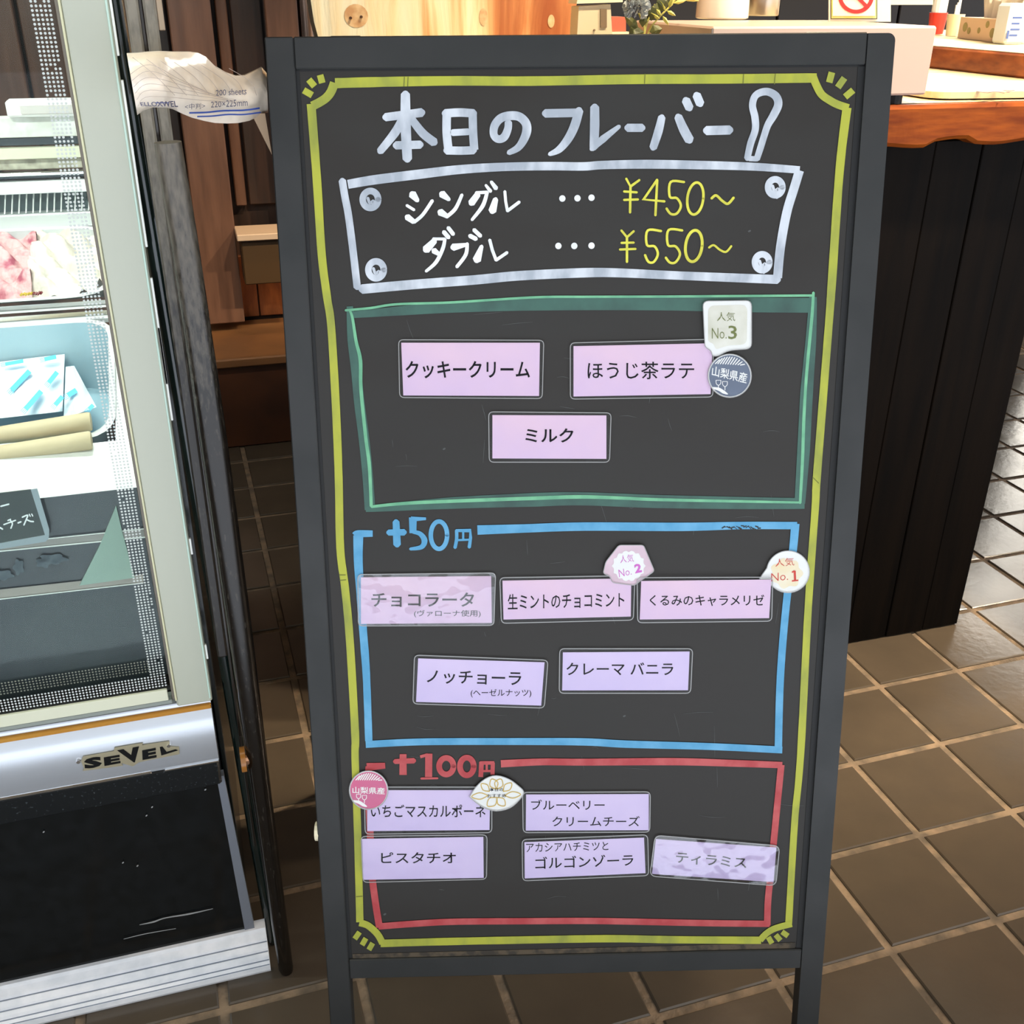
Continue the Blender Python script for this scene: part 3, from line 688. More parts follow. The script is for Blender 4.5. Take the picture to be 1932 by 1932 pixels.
wine_badge('slate blue round sticker with two wine glasses right of the green box top card', 1376.8, 709, 41, M('slate_blue', (106, 118, 138), (98, 108, 128), scale=30, rough=.6), .0026, .05,
           [(1344.5, 690), (1411, 704), (1408, 724), (1342.5, 709)])
wine_badge('pink round sticker with two wine glasses on the left yellow line', 695.5, 1491, 36.5, M('rose_pink', (216, 96, 138), (206, 104, 144), scale=30, rough=.6), .0026, 0,
           [(665, 1484), (726, 1486), (726, 1499), (665, 1497)])
# No.2
out = rpoly(K6((445, 260), (622, 260), (700, 445), (555, 548), (400, 528), (380, 480), (333, 462), (352, 380)), 5)
r = badge('polygon_badge', 'pale pink polygon sticker marked No.2 above the mint card', out, .0028, M('dusty_pink', (226, 200, 210), (214, 186, 198), scale=30, rough=.7))
mb = MB(); mb.prism([bx(x, y, .0033) for x, y in blob(*K6((516, 408))[0], 30, 28, 14, .07)], NB*.0001); mb.build('white_field', white_p, r)
mb = MB(); text(mb, '人気', K6((452, 335), (548, 322), (553, 378), (457, 390)), .0036, -.005); text(mb, 'No.', K6((442, 436), (530, 418), (538, 470), (448, 490)), .0036, -.006); text(mb, '2', K6((553, 398), (602, 388), (612, 452), (563, 462)), .0036, .04)
mb.build('lettering', M('magenta_ink', (208, 104, 196), rough=.7), r)
# No.1
cx, cy = K6((1655, 450))[0]
out = [(cx+40.5*math.cos(a), cy+39.5*math.sin(a)) for a in [math.radians(-170+i*9) for i in range(35)]] + [(cx-45, cy+20), (cx-54, cy+13), (cx-47, cy+3)]
r = badge('round_rank_badge', 'white round sticker marked No.1 in red at the right end of the blue box', out, .0016, white_p)
mb = MB(); mb.prism([bx(x, y, .0021) for x, y in blob(cx-3, cy+3, 29, 27, 7, .1)], NB*.0001); mb.build('cream_blot', M('cream_wash', (238, 220, 178), (240, 230, 204), scale=40, rough=.7), r)
mb = MB(); text(mb, '人気', K6((1562, 360), (1695, 348), (1700, 405), (1565, 415)), .0024, -.005); text(mb, 'No.', K6((1535, 462), (1655, 450), (1655, 508), (1535, 520)), .0024, -.008); ribbon(mb, K6((1702, 442), (1705, 510)), 4.2, n=.0024, smooth=False, cap=False); ribbon(mb, K6((1682, 516), (1728, 511)), 2.6, n=.0024, smooth=False, cap=False); ribbon(mb, K6((1683, 455), (1702, 442)), 2.6, n=.0024, smooth=False, cap=False)
mb.build('lettering', M('red_ink', (206, 56, 40), rough=.7), r)
# lotus lens badge
out, _w = catmull([tuple(p) for p in K7((1105, 400), (1150, 330), (1220, 268), (1300, 245), (1390, 270), (1460, 320), (1500, 365), (1470, 420), (1400, 480), (1300, 503), (1210, 480), (1150, 440), (1105, 400))], [1]*13, 3)
out = out[:-1]
r = badge('lotus_badge', 'white eye-shaped sticker with a gold lotus outline, touching the strawberry card', out, .0030, white_p)
mb = MB(); K = K7
def petal(cx0, cy0, dx, dy, wd): 
    px_, py2 = -dy*wd, dx*wd
    ribbon(mb, K((cx0, cy0), (cx0+dx*.5+px_, cy0+dy*.5+py2), (cx0+dx, cy0+dy), (cx0+dx*.5-px_, cy0+dy*.5-py2), (cx0, cy0)), 1.8, n=.0037, sub=4)
petal(1300, 345, -35, -75, .38); petal(1300, 345, 35, -75, .38); petal(1250, 360, -60, -55, .3); petal(1350, 360, 62, -60, .3)
petal(1240, 390, -120, 8, .2); petal(1360, 390, 118, -8, .2); petal(1305, 405, -70, 62, .35); petal(1305, 405, 58, 60, .35)
mb.build('lotus_outline', M('gold_ink', (206, 172, 70), rough=.5), r)
mb = MB(); text(mb, '本日の', K((1250, 336), (1350, 334), (1350, 358), (1250, 360)), .0040, .01); text(mb, 'おすすめ', K((1235, 380), (1370, 378), (1370, 404), (1235, 406)), .0040, .0)
mb.build('lettering', ink, r)

# ================================================================== COUNTER
slab_m = M('counter_wood', (150, 74, 20), (112, 48, 12), scale=7, detail=9, rough=.55, spec=.12, stretch=(1.5, 6, 10), bump=.12)
panel_m = M('charred_plank', (15, 9, 5), (6, 4, 3), scale=5, rough=.6, spec=.06, stretch=(9, 9, .7), bump=.15, lo=.4, hi=.75)
ct_ = thing('bar_counter', 'wooden bar counter with a thick orange-brown slab top on a near-black plank base', 'counter', (1.3, 1.85, 0))
# live edge slab
mb = MB(); N = 160; prof = []
for i in range(N+1):
    x = .22+i*(3.3-.22)/N
    e = .003*math.sin(x*7)+.002*math.sin(x*19+1)
    low = .983+.0012*math.sin(x*5+.5)+(.007 if 1.16 < x < 1.24 else 0)+.0025*math.sin(x*43)
    prof.append([(x, 1.497+e*.4, 1.046), (x, 1.493+e*.5, 1.040), (x, 1.494+e, low+.006), (x, 1.50+e, low), (x, 2.28, .985), (x, 2.28, 1.046)])
k = 6
vs = [Vector(p) for r_ in prof for p in r_]
fs = [(i*k+j, i*k+(j+1) % k, (i+1)*k+(j+1) % k, (i+1)*k+j) for i in range(N) for j in range(k)] + [tuple(range(k))[::-1], tuple(N*k+j for j in range(k))]
mb.add(vs, fs); mb.build('counter_top', slab_m, ct_)
us = [1.461, 1.372, 1.283, 1.19, 1.095, 1.0, .905, .81, .71, .61, .51, .41, .31]
for a, b in zip(us[1:], us[:-1]):
    MB().bbox((a+.0008, 1.53+random.uniform(-.0012, .0012), .002), (b-.0008, 1.552, .986), .0015).build('plank', panel_m, ct_)
MB().box((.31, 1.553, .002), (1.461, 2.15, .984)).build('cabinet_body', panel_m, ct_)
MB().bbox((.24, 1.512, 1.0462), (3.28, 2.27, 1.0472), .0004).build('worn_top', M('worn_top_wood', (222, 206, 170), (200, 176, 132), scale=6, rough=.5, stretch=(1, 8, 4)), ct_)
# raised tier
tier = thing('raised_counter_tier', 'thick reddish wooden slab raised on the bar counter at the right', 'counter', (2.2, 1.9, 1.046))
MB().bbox((1.65, 1.3, 1.048), (2.75, 3.05, 1.092), .004).build('slab', M('tier_wood', (176, 100, 56), (120, 60, 36), scale=7, rough=.3, stretch=(4, 2, 6)), tier)
MB().bbox((1.655, 1.3, 1.0925), (2.74, 2.185, 1.0945), .001).build('mat', M('tier_mat', (236, 226, 204), rough=.6), tier)
MB().bbox((2.1, 2.4, .002), (2.18, 2.48, 1.047), .003).build('leg', black_w, tier)
MB().bbox((2.6, 2.9, .002), (2.68, 2.98, 1.047), .003).build('leg', black_w, tier)
MB().bbox((1.655, 2.19, 1.0925), (2.74, 3.045, 1.0940), .0005).build('mat', M('tier_mat_cream', (232, 212, 166), rough=.5), tier)
# back bar, dark, behind the counter
bb = thing('back_bar_cabinet', 'black back-bar cabinet standing behind the counter items', 'cabinet', (2.3, 3.6, 0))
MB().bbox((1.05, 3.6, 0), (3.5, 3.95, 1.34), .004).build('body', black_w, bb)
for i in range(5):
    MB().bbox((1.07+i*.487, 3.582, .05), (1.07+i*.487+.48, 3.599, 1.32), .003).build('door', M('back_door_black', (30, 22, 18), rough=.5), bb)
# tray
tw = M('maple', (226, 204, 160), (206, 180, 134), scale=6, rough=.45, stretch=(1, 8, 4))
tr = thing('serving_board', 'thin pale wooden serving board with rounded corners on the counter beside the white box', 'tray', (1.4, 1.62, 1.047))
pts = rpoly([(1.175, 1.70), (1.175, 1.535), (1.62, 1.50), (1.62, 1.70)], .04, 6)
MB().prism([Vector((x, y, 1.050)) for x, y in pts], (0, 0, .010)).build('board', tw, tr)
mb = MB(); fm = lambda x, y, n=0: onz(x, y, 1.0604)
ribbon(mb, [(1842, 172), (1862, 175), (1878, 173), (1895, 176)], 1.4, n=0, mapf=fm); ribbon(mb, [(1892, 170), (1905, 171), (1915, 170)], 1.0, n=0, mapf=fm); disc(mb, 1902, 174, 4, 1, mapf=fm)
mb.build('burned_mark', M('burn', (96, 62, 34), rough=.7), tr)
# white box
wb_m = M('white_plastic', (190, 164, 146), rough=.35)
wb = thing('cash_drawer', 'large off-white flat box on short black feet on the counter behind the chalkboard', 'box', (.94, 1.64, 1.047))
MB().bbox((.752, 1.500, 1.060), (1.131, 1.785, 1.158), .003).build('case', wb_m, wb)
for x in (.79, 1.04, 1.085):
    for y in (1.515, 1.75): MB().lathe((x, y, 1.047), [(.012, 0), (.012, .013)], 12).build('foot', M('rubber_black', (14, 14, 14), rough=.8), wb)
MB().bbox((.7515, 1.4994, 1.062), (.7535, 1.5, 1.156), .0002).build('seam', M('seam', (120, 112, 104), rough=.7), wb)
ZB = 1.158
def pos_on(x, y, z): P = onz(x, y, z); return P, depth(P)/F_PX
# no smoking sign
P, s = pos_on(1622, 41, ZB)
sg = thing('no_smoking_sign', 'yellow-edged card with a red no smoking circle standing on the white box', 'sign', (P.x, P.y, ZB))
hd = math.atan2(P.y, P.x); e1 = Vector((R_.x, R_.y, 0)).normalized(); nn = Vector((-e1.y, e1.x, 0))
def card3(x0, y0, x1, y1, off, th, name, mat, par, P0=None):
    P0 = P0 or P
    a = lambda x, y: onp(x, y, P0 - nn*off, nn)
    MB().prism([a(x0, y0), a(x1, y0), a(x1, y1), a(x0, y1)], -nn*th).build(name, mat, par)
card3(1563, -60, 1680, 41, 0, .0015, 'acrylic_plate', M('acrylic', (226, 220, 200), rough=.2), sg)
card3(1567, -56, 1655, 36, .002, .0006, 'black_line', M('line_black', (26, 24, 22), rough=.5), sg)
card3(1568.5, -54.5, 1653.5, 34.5, .003, .0006, 'yellow_field', M('sign_yellow', (240, 206, 86), (232, 214, 140), scale=30, rough=.5), sg)
card3(1571, -50, 1651, 30, .004, .0006, 'white_field', M('sign_white', (240, 226, 200), rough=.5), sg)
mf = lambda x, y, n=0: onp(x, y, P-nn*(.0052+n), nn)
mb = MB(); ribbon(mb, ellipse(1615, -8, 30, 30, 28), 7.5, n=0, mapf=mf); ribbon(mb, [(1594, -29), (1636, 13)], 7, n=.0004, mapf=mf, smooth=False); mb.build('red_circle', M('sign_red', (206, 40, 34), rough=.5), sg)
mb = MB(); ribbon(mb, [(1594, -4), (1632, -4)], 7, n=-.0003, mapf=mf, smooth=False); mb.build('cigarette', M('line_black', (26, 24, 22)), sg)
# second sheet behind sign
P2, s2 = pos_on(1715, 41, ZB)
sh = thing('paper_notice', 'cream paper notice in a clear stand right of the no smoking card', 'sign', (P2.x, P2.y, ZB))
card3(1648, -80, 1760, 9, 0, .001, 'sheet', M('cream_sheet', (240, 222, 184), rough=.6), sh, P2)
card3(1655, 9, 1678, 38, .0, .001, 'stand_back', M('dark_plastic', (50, 46, 42), rough=.4), sh, P2)
card3(1676, 8, 1680, 40, .002, .002, 'stand_edge', M('acrylic', (226, 220, 200)), sh, P2)
# tape roll and silver tin
def cyl_px(name, lab, cat, x0, x1, yb, yt, z, mat, prof=None, partname='body'):
    P, s = pos_on((x0+x1)/2, yb-(x1-x0)*.06, z); r = (x1-x0)/2*s; h = (yb-yt)*s
    t = thing(name, lab, cat, (P.x, P.y, z))
    MB().lathe((P.x, P.y, z+.0005), [(r*a, h*b) for a, b in (prof or [(.97, 0), (1, .03), (1, .97), (.97, 1)])], 28).build(partname, mat, t, smooth=True)
    return t, P, r, h
t, P3, r3, h3 = cyl_px('white_dish', 'glossy white ceramic dish on the white box', 'dish', 1312, 1411, 42, 2, ZB, M('glazed_white', (238, 226, 208), rough=.12, coat=.5), [(.94, 0), (1, .05), (1, .1), (.98, 1), (.93, 1), (.93, .15), (.1, .14)], 'bowl')
t, P4, r4, h4 = cyl_px('steel_tin', 'brushed silver round tin behind the white dish', 'tin', 1400, 1468, 34, -40, ZB, M('brushed_steel', (190, 184, 174), rough=.3, metal=1))
MB().lathe((P4.x, P4.y, ZB+h4+.001), [(r4*1.02, 0), (r4*1.02, .004), (r4*.9, .006)], 28).build('lid', M('brushed_steel', (190, 184, 174)), t)
# wooden trunk slab
tm = bpy.data.materials.new('trunk_wood'); tm.use_nodes = True
_nt = tm.node_tree; _b = _nt.nodes['Principled BSDF']; _b.inputs['Roughness'].default_value = .6
_tc = _nt.nodes.new('ShaderNodeTexCoord'); _mp = _nt.nodes.new('ShaderNodeMapping'); _mp.inputs['Scale'].default_value = (12, 4, 1.3)
_nz = _nt.nodes.new('ShaderNodeTexNoise'); _nz.inputs['Scale'].default_value = 1.6; _nz.inputs['Detail'].default_value = 9; _nz.inputs['Distortion'].default_value = .7
_sx = _nt.nodes.new('ShaderNodeSeparateXYZ'); _gr = _nt.nodes.new('ShaderNodeMapRange')
_gr.inputs[1].default_value = -.24; _gr.inputs[2].default_value = .24; _gr.inputs[3].default_value = -.22; _gr.inputs[4].default_value = .20
_ad = _nt.nodes.new('ShaderNodeMath'); _ad.operation = 'ADD'; _cr = _nt.nodes.new('ShaderNodeValToRGB')
_nt.links.new(_tc.outputs['Object'], _mp.inputs[0]); _nt.links.new(_mp.outputs[0], _nz.inputs[0]); _nt.links.new(_tc.outputs['Object'], _sx.inputs[0])
_nt.links.new(_sx.outputs[0], _gr.inputs[0]); _nt.links.new(_nz.outputs[0], _ad.inputs[0]); _nt.links.new(_gr.outputs[0], _ad.inputs[1]); _nt.links.new(_ad.outputs[0], _cr.inputs[0])
_e = _cr.color_ramp.elements; _e[0].position = .30; _e[0].color = (*srgb((226, 222, 196)), 1); _e[1].position = .80; _e[1].color = (*srgb((150, 78, 34)), 1)
for _p, _c in ((.46, (226, 206, 162)), (.56, (206, 160, 106)), (.66, (186, 118, 66))):
    _q = _e.new(_p); _q.color = (*srgb(_c), 1)
_nt.links.new(_cr.outputs[0], _b.inputs['Base Color'])
_bp = _nt.nodes.new('ShaderNodeBump'); _bp.inputs['Strength'].default_value = .6; _bp.inputs['Distance'].default_value = .01
_nt.links.new(_nz.outputs[0], _bp.inputs['Height']); _nt.links.new(_bp.outputs[0], _b.inputs['Normal'])
tk = thing('live_edge_wood_slab', 'pale live-edge wooden slab standing upright on the counter behind the chalkboard', 'wood slab', (.47, 1.9, 1.047))
pts = []
N = 16
L_ = [(.237+.006*math.sin(i*1.3)+.004*math.sin(i*.7), 1.047+i*.035) for i in range(N)]
Rr_ = [(.694+.008*math.sin(i*1.1+2)-.003*i*.3, 1.047+i*.035) for i in range(N)][::-1]
mb = MB(); mb.prism([Vector((x, 1.9, z)) for x, z in L_+Rr_], (0, .055, 0)); mb.build('slab', tm, tk)
for (x, y, a, b) in ((672, 30, 19, 17), (912, 32, 7, 13), (1040, 40, 6, 10)):
    c = onv(x, y, 1.8992); mb = MB(); mb.add([c+Vector((a*.00104*math.cos(q), 0, b*.00104*math.sin(q))) for q in [2*PI*i/18 for i in range(18)]], [tuple(range(18))[::-1]])
    mb.build('knot', M('knot_wood', (214, 184, 140), (186, 142, 96), scale=60, rough=.6), tk)
for (x, y) in ((662, 34), (682, 32)):
    c = onv(x, y, 1.895); MB().tube([c, c+Vector((0, .004, 0))], .0022, 10).build('peg_hole', M('hole_dark', (70, 44, 28), rough=.8), tk)
# pole left of the slab
a = onv(580, 40, 2.34)
pl = thing('steel_pole', 'slim blue-grey metal pole left of the upright wooden slab', 'pole', (a.x, 2.34, 0))
MB().tube([(a.x, 2.34, 0), (a.x, 2.34, 2.6)], .0125, 16).build('tube', M('pole_steel', (150, 128, 118), rough=.3, metal=.7), pl, smooth=True)
MB().lathe((a.x, 2.34, 0), [(.05, 0), (.05, .006), (.02, .012)], 20).build('base_plate', M('pole_steel', (150, 128, 118)), pl)
# card reader
P5 = onv(1120, 66, 1.75)
cr = thing('card_reader', 'beige plastic payment terminal between the wooden slab and the flowers', 'card reader', (P5.x, 1.75, 1.047))
pxv = lambda x, y, v: onv(x, y, v)
bm_ = M('beige_plastic', (206, 192, 160), rough=.4)
q = [pxv(1086, 120, 1.75), pxv(1092, 12, 1.75), pxv(1152, 8, 1.75), pxv(1158, 120, 1.75)]
MB().prism(q, (0, .035, 0)).build('housing', bm_, cr)
q = [pxv(1133, 52, 1.748), pxv(1133, 17, 1.748), pxv(1145, 17, 1.748), pxv(1145, 52, 1.748)]
MB().prism(q, (0, .003, 0)).build('slot', M('slot_brown', (120, 100, 76), rough=.5), cr)
q = [pxv(1088, 7, 1.745), pxv(1090, -3, 1.745), pxv(1175, -8, 1.745), pxv(1175, 4, 1.745)]
MB().prism(q, (0, .04, 0)).build('lid', M('beige_light', (236, 222, 184), rough=.4), cr)
c = onv(1122, 57, 1.747); MB().tube([c, c+Vector((0, .004, 0))], .0016, 8).build('screw', M('slot_brown', (120, 100, 76)), cr)
P6 = onv(1168, 60, 1.9)
rb = thing('red_box', 'small brick-red carton with a pale base behind the flowers', 'box', (P6.x, 1.9, 1.047))
q = [pxv(1154, 60, 1.9), pxv(1154, 32, 1.9), pxv(1181, 32, 1.9), pxv(1181, 60, 1.9)]
MB().prism(q, (0, .04, 0)).build('carton', M('brick_red', (178, 92, 70), rough=.6), rb)
a_ = pxv(1150, 60, 1.9); b_ = pxv(1186, 60, 1.9); MB().box((a_.x, 1.895, 1.047), (b_.x, 1.945, a_.z)).build('base', M('cream_sheet', (240, 222, 184)), rb)
# flowers
vP = onv(1214, 90, 1.62)
fl = thing('flower_arrangement', 'small vase with a grey-blue carnation and yellow-green leaves beside the white box', 'flowers', (vP.x, 1.62, 1.047))
MB().lathe((vP.x, 1.62, 1.047), [(.018, 0), (.022, .01), (.02, .045), (.016, .07), (.018, .075)], 20).build('vase', M('vase_glass', (176, 168, 140), rough=.15), fl, smooth=True)
pet = M('carnation', (178, 182, 182), (206, 208, 202), scale=60, rough=.8)
hc = onv(1201, 14, 1.60)
for k in range(70):
    th = random.uniform(0, 2*PI); ph = math.acos(random.uniform(-.6, 1)); d = Vector((math.sin(ph)*math.cos(th), -abs(math.sin(ph)*math.sin(th)) if k % 2 else math.sin(ph)*math.sin(th), math.cos(ph)))
    t1 = d.orthogonal().normalized(); t2 = d.cross(t1); c0 = hc+d*.012; rr = .008
    mb = MB(); vs = [c0]
    for i in range(7):
        a = -1.1+2.2*i/6; vs.append(c0+d*.0095*math.cos(a)+(t1*math.cos(th*3)+t2*math.sin(th*3))*rr*math.sin(a)*1.1+t1.cross(d)*.0015*(1 if i % 2 else -1))
    mb.add(vs, [(0, i, i+1) for i in range(1, 7)]); mb.build('petal', pet, fl)
lm = M('leaf_green', (96, 96, 44), (70, 74, 34), scale=40, rough=.5); ly = M('leaf_yellow', (214, 206, 112), (186, 180, 84), scale=40, rough=.5)
def leaf(px0, px1, wd, mat, v=1.61, name='leaf'):
    a = onv(*px0, v); b = onv(*px1, v-.004); d = b-a; s = d.cross(Vector((0, 1, 0))).normalized()*wd
    c1 = a+d*.35; c2 = a+d*.7; fy = Vector((0, -.004, 0))
    MB().add([a, c1+s, c2+s*.75, b, c2-s*.75, c1-s, c1+fy, c2+fy], [(0, 1, 6), (1, 2, 7, 6), (2, 3, 7), (3, 4, 7), (4, 5, 6, 7), (5, 0, 6)]).build(name, mat, fl)
for a, b, w_, m_ in [((1205, 55), (1178, 30), .007, lm), ((1215, 60), (1188, 66), .008, lm), ((1225, 60), (1250, 54), .008, lm), ((1212, 52), (1216, 20), .007, lm), ((1228, 40), (1240, 5), .009, lm), ((1238, 20), (1262, -5), .01, lm),
                     ((1248, 30), (1232, 12), .004, ly), ((1258, 20), (1275, 30), .003, ly), ((1262, 16), (1270, -6), .004, ly), ((1256, 22), (1246, 2), .003, ly), ((1250, 30), (1262, 48), .003, ly), ((1270, 6), (1296, 0), .003, ly), ((1245, 36), (1228, 24), .003, ly),
                     ((1195, 70), (1190, 50), .006, lm), ((1230, 70), (1244, 50), .006, lm), ((1285, -4), (1320, 2), .003, ly)]:
    leaf(a, b, w_, m_)
for p in ([(1214, 80), (1216, 50), (1205, 25)], [(1216, 80), (1228, 50), (1246, 30), (1262, 14), (1280, -8)], [(1213, 80), (1220, 45), (1236, 8)]):
    MB().tube([onv(x, y, 1.615) for x, y in p], .0013, 6).build('stem', ly, fl)
# things on the raised tier
ZT = 1.0948
t, P7, r7, h7 = cyl_px('red_cup', 'small red plastic cup at the back of the raised tier', 'cup', 1748, 1781, 66, 30, ZT, M('cup_red', (206, 52, 40), rough=.3), [(.8, 0), (1, .95), (1, 1), (.92, 1), (.75, .1)], 'cup_body')
MB().lathe((P7.x, P7.y, ZT+.004), [(r7*.8, 0), (r7*.85, h7*1.6), (r7*.6, h7*1.7)], 14).build('napkin', white_p, t)
t, P8, r8, h8 = cyl_px('cream_cup', 'small cream paper cup holding white packets, right of the red cup', 'cup', 1781, 1813, 70, 33, ZT, M('cup_cream', (226, 214, 178), rough=.5), [(.78, 0), (1, .95), (1, 1), (.92, 1), (.75, .1)], 'cup_body')
for k in range(3): MB().box((P8.x-.008+k*.007, P8.y-.004+k*.004, ZT+.01), (P8.x-.001+k*.007, P8.y-.001+k*.004, ZT+.075+k*.006)).build('packet', white_p, t)
P9 = onz(1808, 72, ZT)
tb = thing('tissue_box', 'pale tissue box printed with green leaves on the raised tier', 'tissue box', (P9.x, P9.y, ZT))
a1 = onv(1806, 72, P9.y); a2 = onz(1892, 82, ZT); d = (a2-a1); d.z = 0; bk = Vector((-d.y, d.x, 0)).normalized()*.09
hgt = (depth(a2)/F_PX)*40
q = [Vector((a1.x, a1.y, ZT)), Vector((a1.x, a1.y, ZT))+d, Vector((a1.x, a1.y, ZT))+d+bk, Vector((a1.x, a1.y, ZT))+bk]
MB().prism(q, (0, 0, hgt)).build('carton', M('tissue_carton', (240, 206, 176), rough=.6), tb)
nrm = -bk.normalized()
for fx, fz, w_ in ((.14, .55, .011), (.24, .4, .008), (.46, .45, .007), (.62, .75, .008), (.75, .4, .011), (.9, .45, .009)):
    c = q[0]+d*fx+Vector((0, 0, hgt*fz))+nrm*.0006; du = d.normalized()
    MB().add([c+du*w_*1.3*math.cos(b)+Vector((0, 0, w_*math.sin(b))) for b in [2*PI*i/12 for i in range(12)]], [tuple(range(12))]).build('printed_leaf', M('print_olive', (176, 160, 104), rough=.6), tb)
cc = q[0]+d*.5+bk*.5+Vector((0, 0, hgt))
mb = MB()
vs = []; NN = 18
for i in range(NN):
    for j in range(3):
        t_ = i/(NN-1); z = j*.032; vs.append(cc+d*(t_-.5)*(.75+.12*j)+bk*(.16*math.sin(i*1.9)*(1-.3*j))+Vector((0, 0, z+.010*math.sin(i*2.3)*j)))
mb.add(vs, [(i*3+j, (i+1)*3+j, (i+1)*3+j+1, i*3+j+1) for i in range(NN-1) for j in range(2)]); mb.build('tissue', M('tissue_white', (244, 238, 224), rough=.8), tb, smooth=True)
P10 = onz(1912, 84, ZT); s10 = depth(P10)/F_PX
pk = thing('wipes_pack', 'white and blue printed wipes pack right of the tissue box', 'packet', (P10.x, P10.y, ZT))
MB().bbox((P10.x-20*s10, P10.y, ZT), (P10.x+26*s10, P10.y+.05, ZT+70*s10), .006).build('pouch', M('pack_white', (226, 230, 232), rough=.35), pk)
for k in range(4): MB().box((P10.x-14*s10, P10.y-.0006, ZT+(14+k*10)*s10), (P10.x+(4+3*(k % 2))*s10, P10.y-.0001, ZT+(17.5+k*10)*s10)).build('blue_print', M('print_blue', (70, 92, 150), rough=.5), pk)
MB().box((P10.x-20*s10, P10.y-.0006, ZT+10*s10), (P10.x-15*s10, P10.y-.0001, ZT+24*s10)).build('blue_corner', M('print_blue', (70, 92, 150)), pk)

# ================================================================== DISPLAY CASE
V0 = 1.083; UR = -.043; UL = -1.15
silver = M('silver_band', (206, 210, 214), (196, 200, 206), scale=3, rough=.22, metal=.55, stretch=(.3, 1, 6))
alu = M('ridged_aluminium', (252, 253, 255), (238, 241, 244), scale=50, rough=.35, metal=0)
blk = M('gloss_black', (16, 18, 18), (22, 24, 25), scale=60, rough=.13, spec=.35)
post_m = M('grey_green_post', (178, 180, 162), rough=.35)
steel = M('case_steel', (222, 224, 222), (206, 209, 208), scale=6, rough=.3, metal=.4)
dk = M('case_dark', (52, 58, 62), (40, 46, 54), scale=7, rough=.15)
dc = thing('gelato_display_case', 'refrigerated ice cream display case with a grey corner post and dotted glass', 'display case', (-.6, 1.5, 0))
def bar(name, u0, u1, v0, v1, z0, z1, mat, r=.0015, par=None, **k): return MB().bbox((u0, v0, z0), (u1, v1, z1), r).build(name, mat, par or dc, **k)
# kick plate: ridged profile swept along u
prof = [(1.052, 0), (1.049, .006), (1.0495, .014), (1.0535, .019), (1.0545, .0182), (1.0555, .0195), (1.057, .0235), (1.0605, .0275), (1.0617, .0263), (1.0628, .0275), (1.064, .031), (1.069, .037), (1.0702, .0357), (1.0713, .037), (1.0725, .0405), (1.079, .047), (1.081, .052), (1.095, .054), (1.095, 0)]
MB().prism([Vector((-.018, v, z)) for v, z in prof], (UL+.018, 0, 0)).build('kick_plate', alu, dc)
for gv, gz in ((1.0546, .0190), (1.0622, .0272), (1.0707, .0366), (1.0500, .0150)):
    MB().box((UL, gv-.0006, gz-.0002), (-.0185, gv+.0006, gz+.0005)).build('kick_groove_shade', M('groove_shade_grey', (150, 160, 176), rough=.5), dc)  # grey strips paint shade into the grooves
xr = onv(480, 1757, 1.084).x
q = [Vector((-.052, 1.092, .318)), Vector((UL, 1.092, .318)), Vector((UL, 1.0855, .050)), Vector((xr-.012, 1.0855, .050))]
MB().prism(q, (0, .01, 0)).build('lower_panel', blk, dc)
q = [Vector((-.052, 1.089, .318)), Vector((-.043, 1.089, .318)), Vector((xr+.001, 1.0835, .048)), Vector((xr-.012, 1.0835, .048))]
MB().prism(q, (0, .012, 0)).build('edge_strip', M('grey_strip', (118, 122, 130), rough=.35), dc)
mb = MB()
fl_ = lambda x, y, n=0: onp(x, y, Vector((-.05, 1.0905-.0006, .318)), Vector((0, -.268, .007)).normalized())
for p, w_ in ((KA and Crop(0, 1450, .2495)((1055, 1182), (1160, 1160), (1250, 1130), (1430, 1100), (1610, 1060)), [1, 3, 2, 3, 1]), (Crop(0, 1450, .2495)((935, 1290), (1100, 1250), (1330, 1210)), [1, 1.6, 1])):
    ribbon(mb, p, w_, n=0, mapf=fl_, cap=False)
for x, y in ((1150, 292), (1108, 356), (1553, 160), (930, 712), (1040, 736), (330, 480)):
    p = Crop(0, 1450, .2495)((x, y))[0]; disc(mb, p[0], p[1], 2.2, 1.2, mapf=fl_, rot=-.7)
mb.build('scuff_marks', M('scuff', (150, 150, 148), rough=.8), dc)
bar('black_rail', UL, -.046, 1.079, 1.092, .312, .351, M('rail_black', (14, 18, 20), (60, 66, 68), scale=240, rough=.25, lo=.62, hi=.72), .003)
bar('chrome_line', UL, -.125, 1.0765, 1.082, .3505, .3545, M('chrome', (230, 230, 230), rough=.1, metal=1), .001)
bar('chrome_line', -.11, -.046, 1.0765, 1.082, .3505, .3525, M('chrome', (230, 230, 230)), .0005)
bar('chrome_line', UL, -.09, 1.0885, 1.0915, .3085, .3105, M('chrome', (230, 230, 230)), .0005)
mb = MB(); prof = [(1.0785, .3525), (1.0745, .36), (1.0735, .385), (1.074, .408), (1.0765, .420), (1.081, .428), (1.0845, .434), (1.0845, .442), (1.10, .446), (1.10, .3525)]
MB().prism([Vector((UL, v, z)) for v, z in prof], (-.0455-UL, 0, 0)).build('logo_band', silver, dc, smooth=True)
bar('orange_reflection', UL, -.0455, 1.0805, 1.086, .4285, .4355, M('orange_reflection_tone', (232, 176, 84), (214, 150, 62), scale=6, rough=.25, metal=.6), .001)  # orange reflection in the rounded band, painted as a strip
bar('sill_trim', UL, -.088, 1.082, 1.10, .444, .450, M('sill_grey', (150, 156, 148), rough=.3, metal=.3), .001)
bar('glass_gasket', UL, -.092, 1.0815, 1.0855, .450, .4655, M('gasket_beige', (216, 216, 190), rough=.5), .0006)
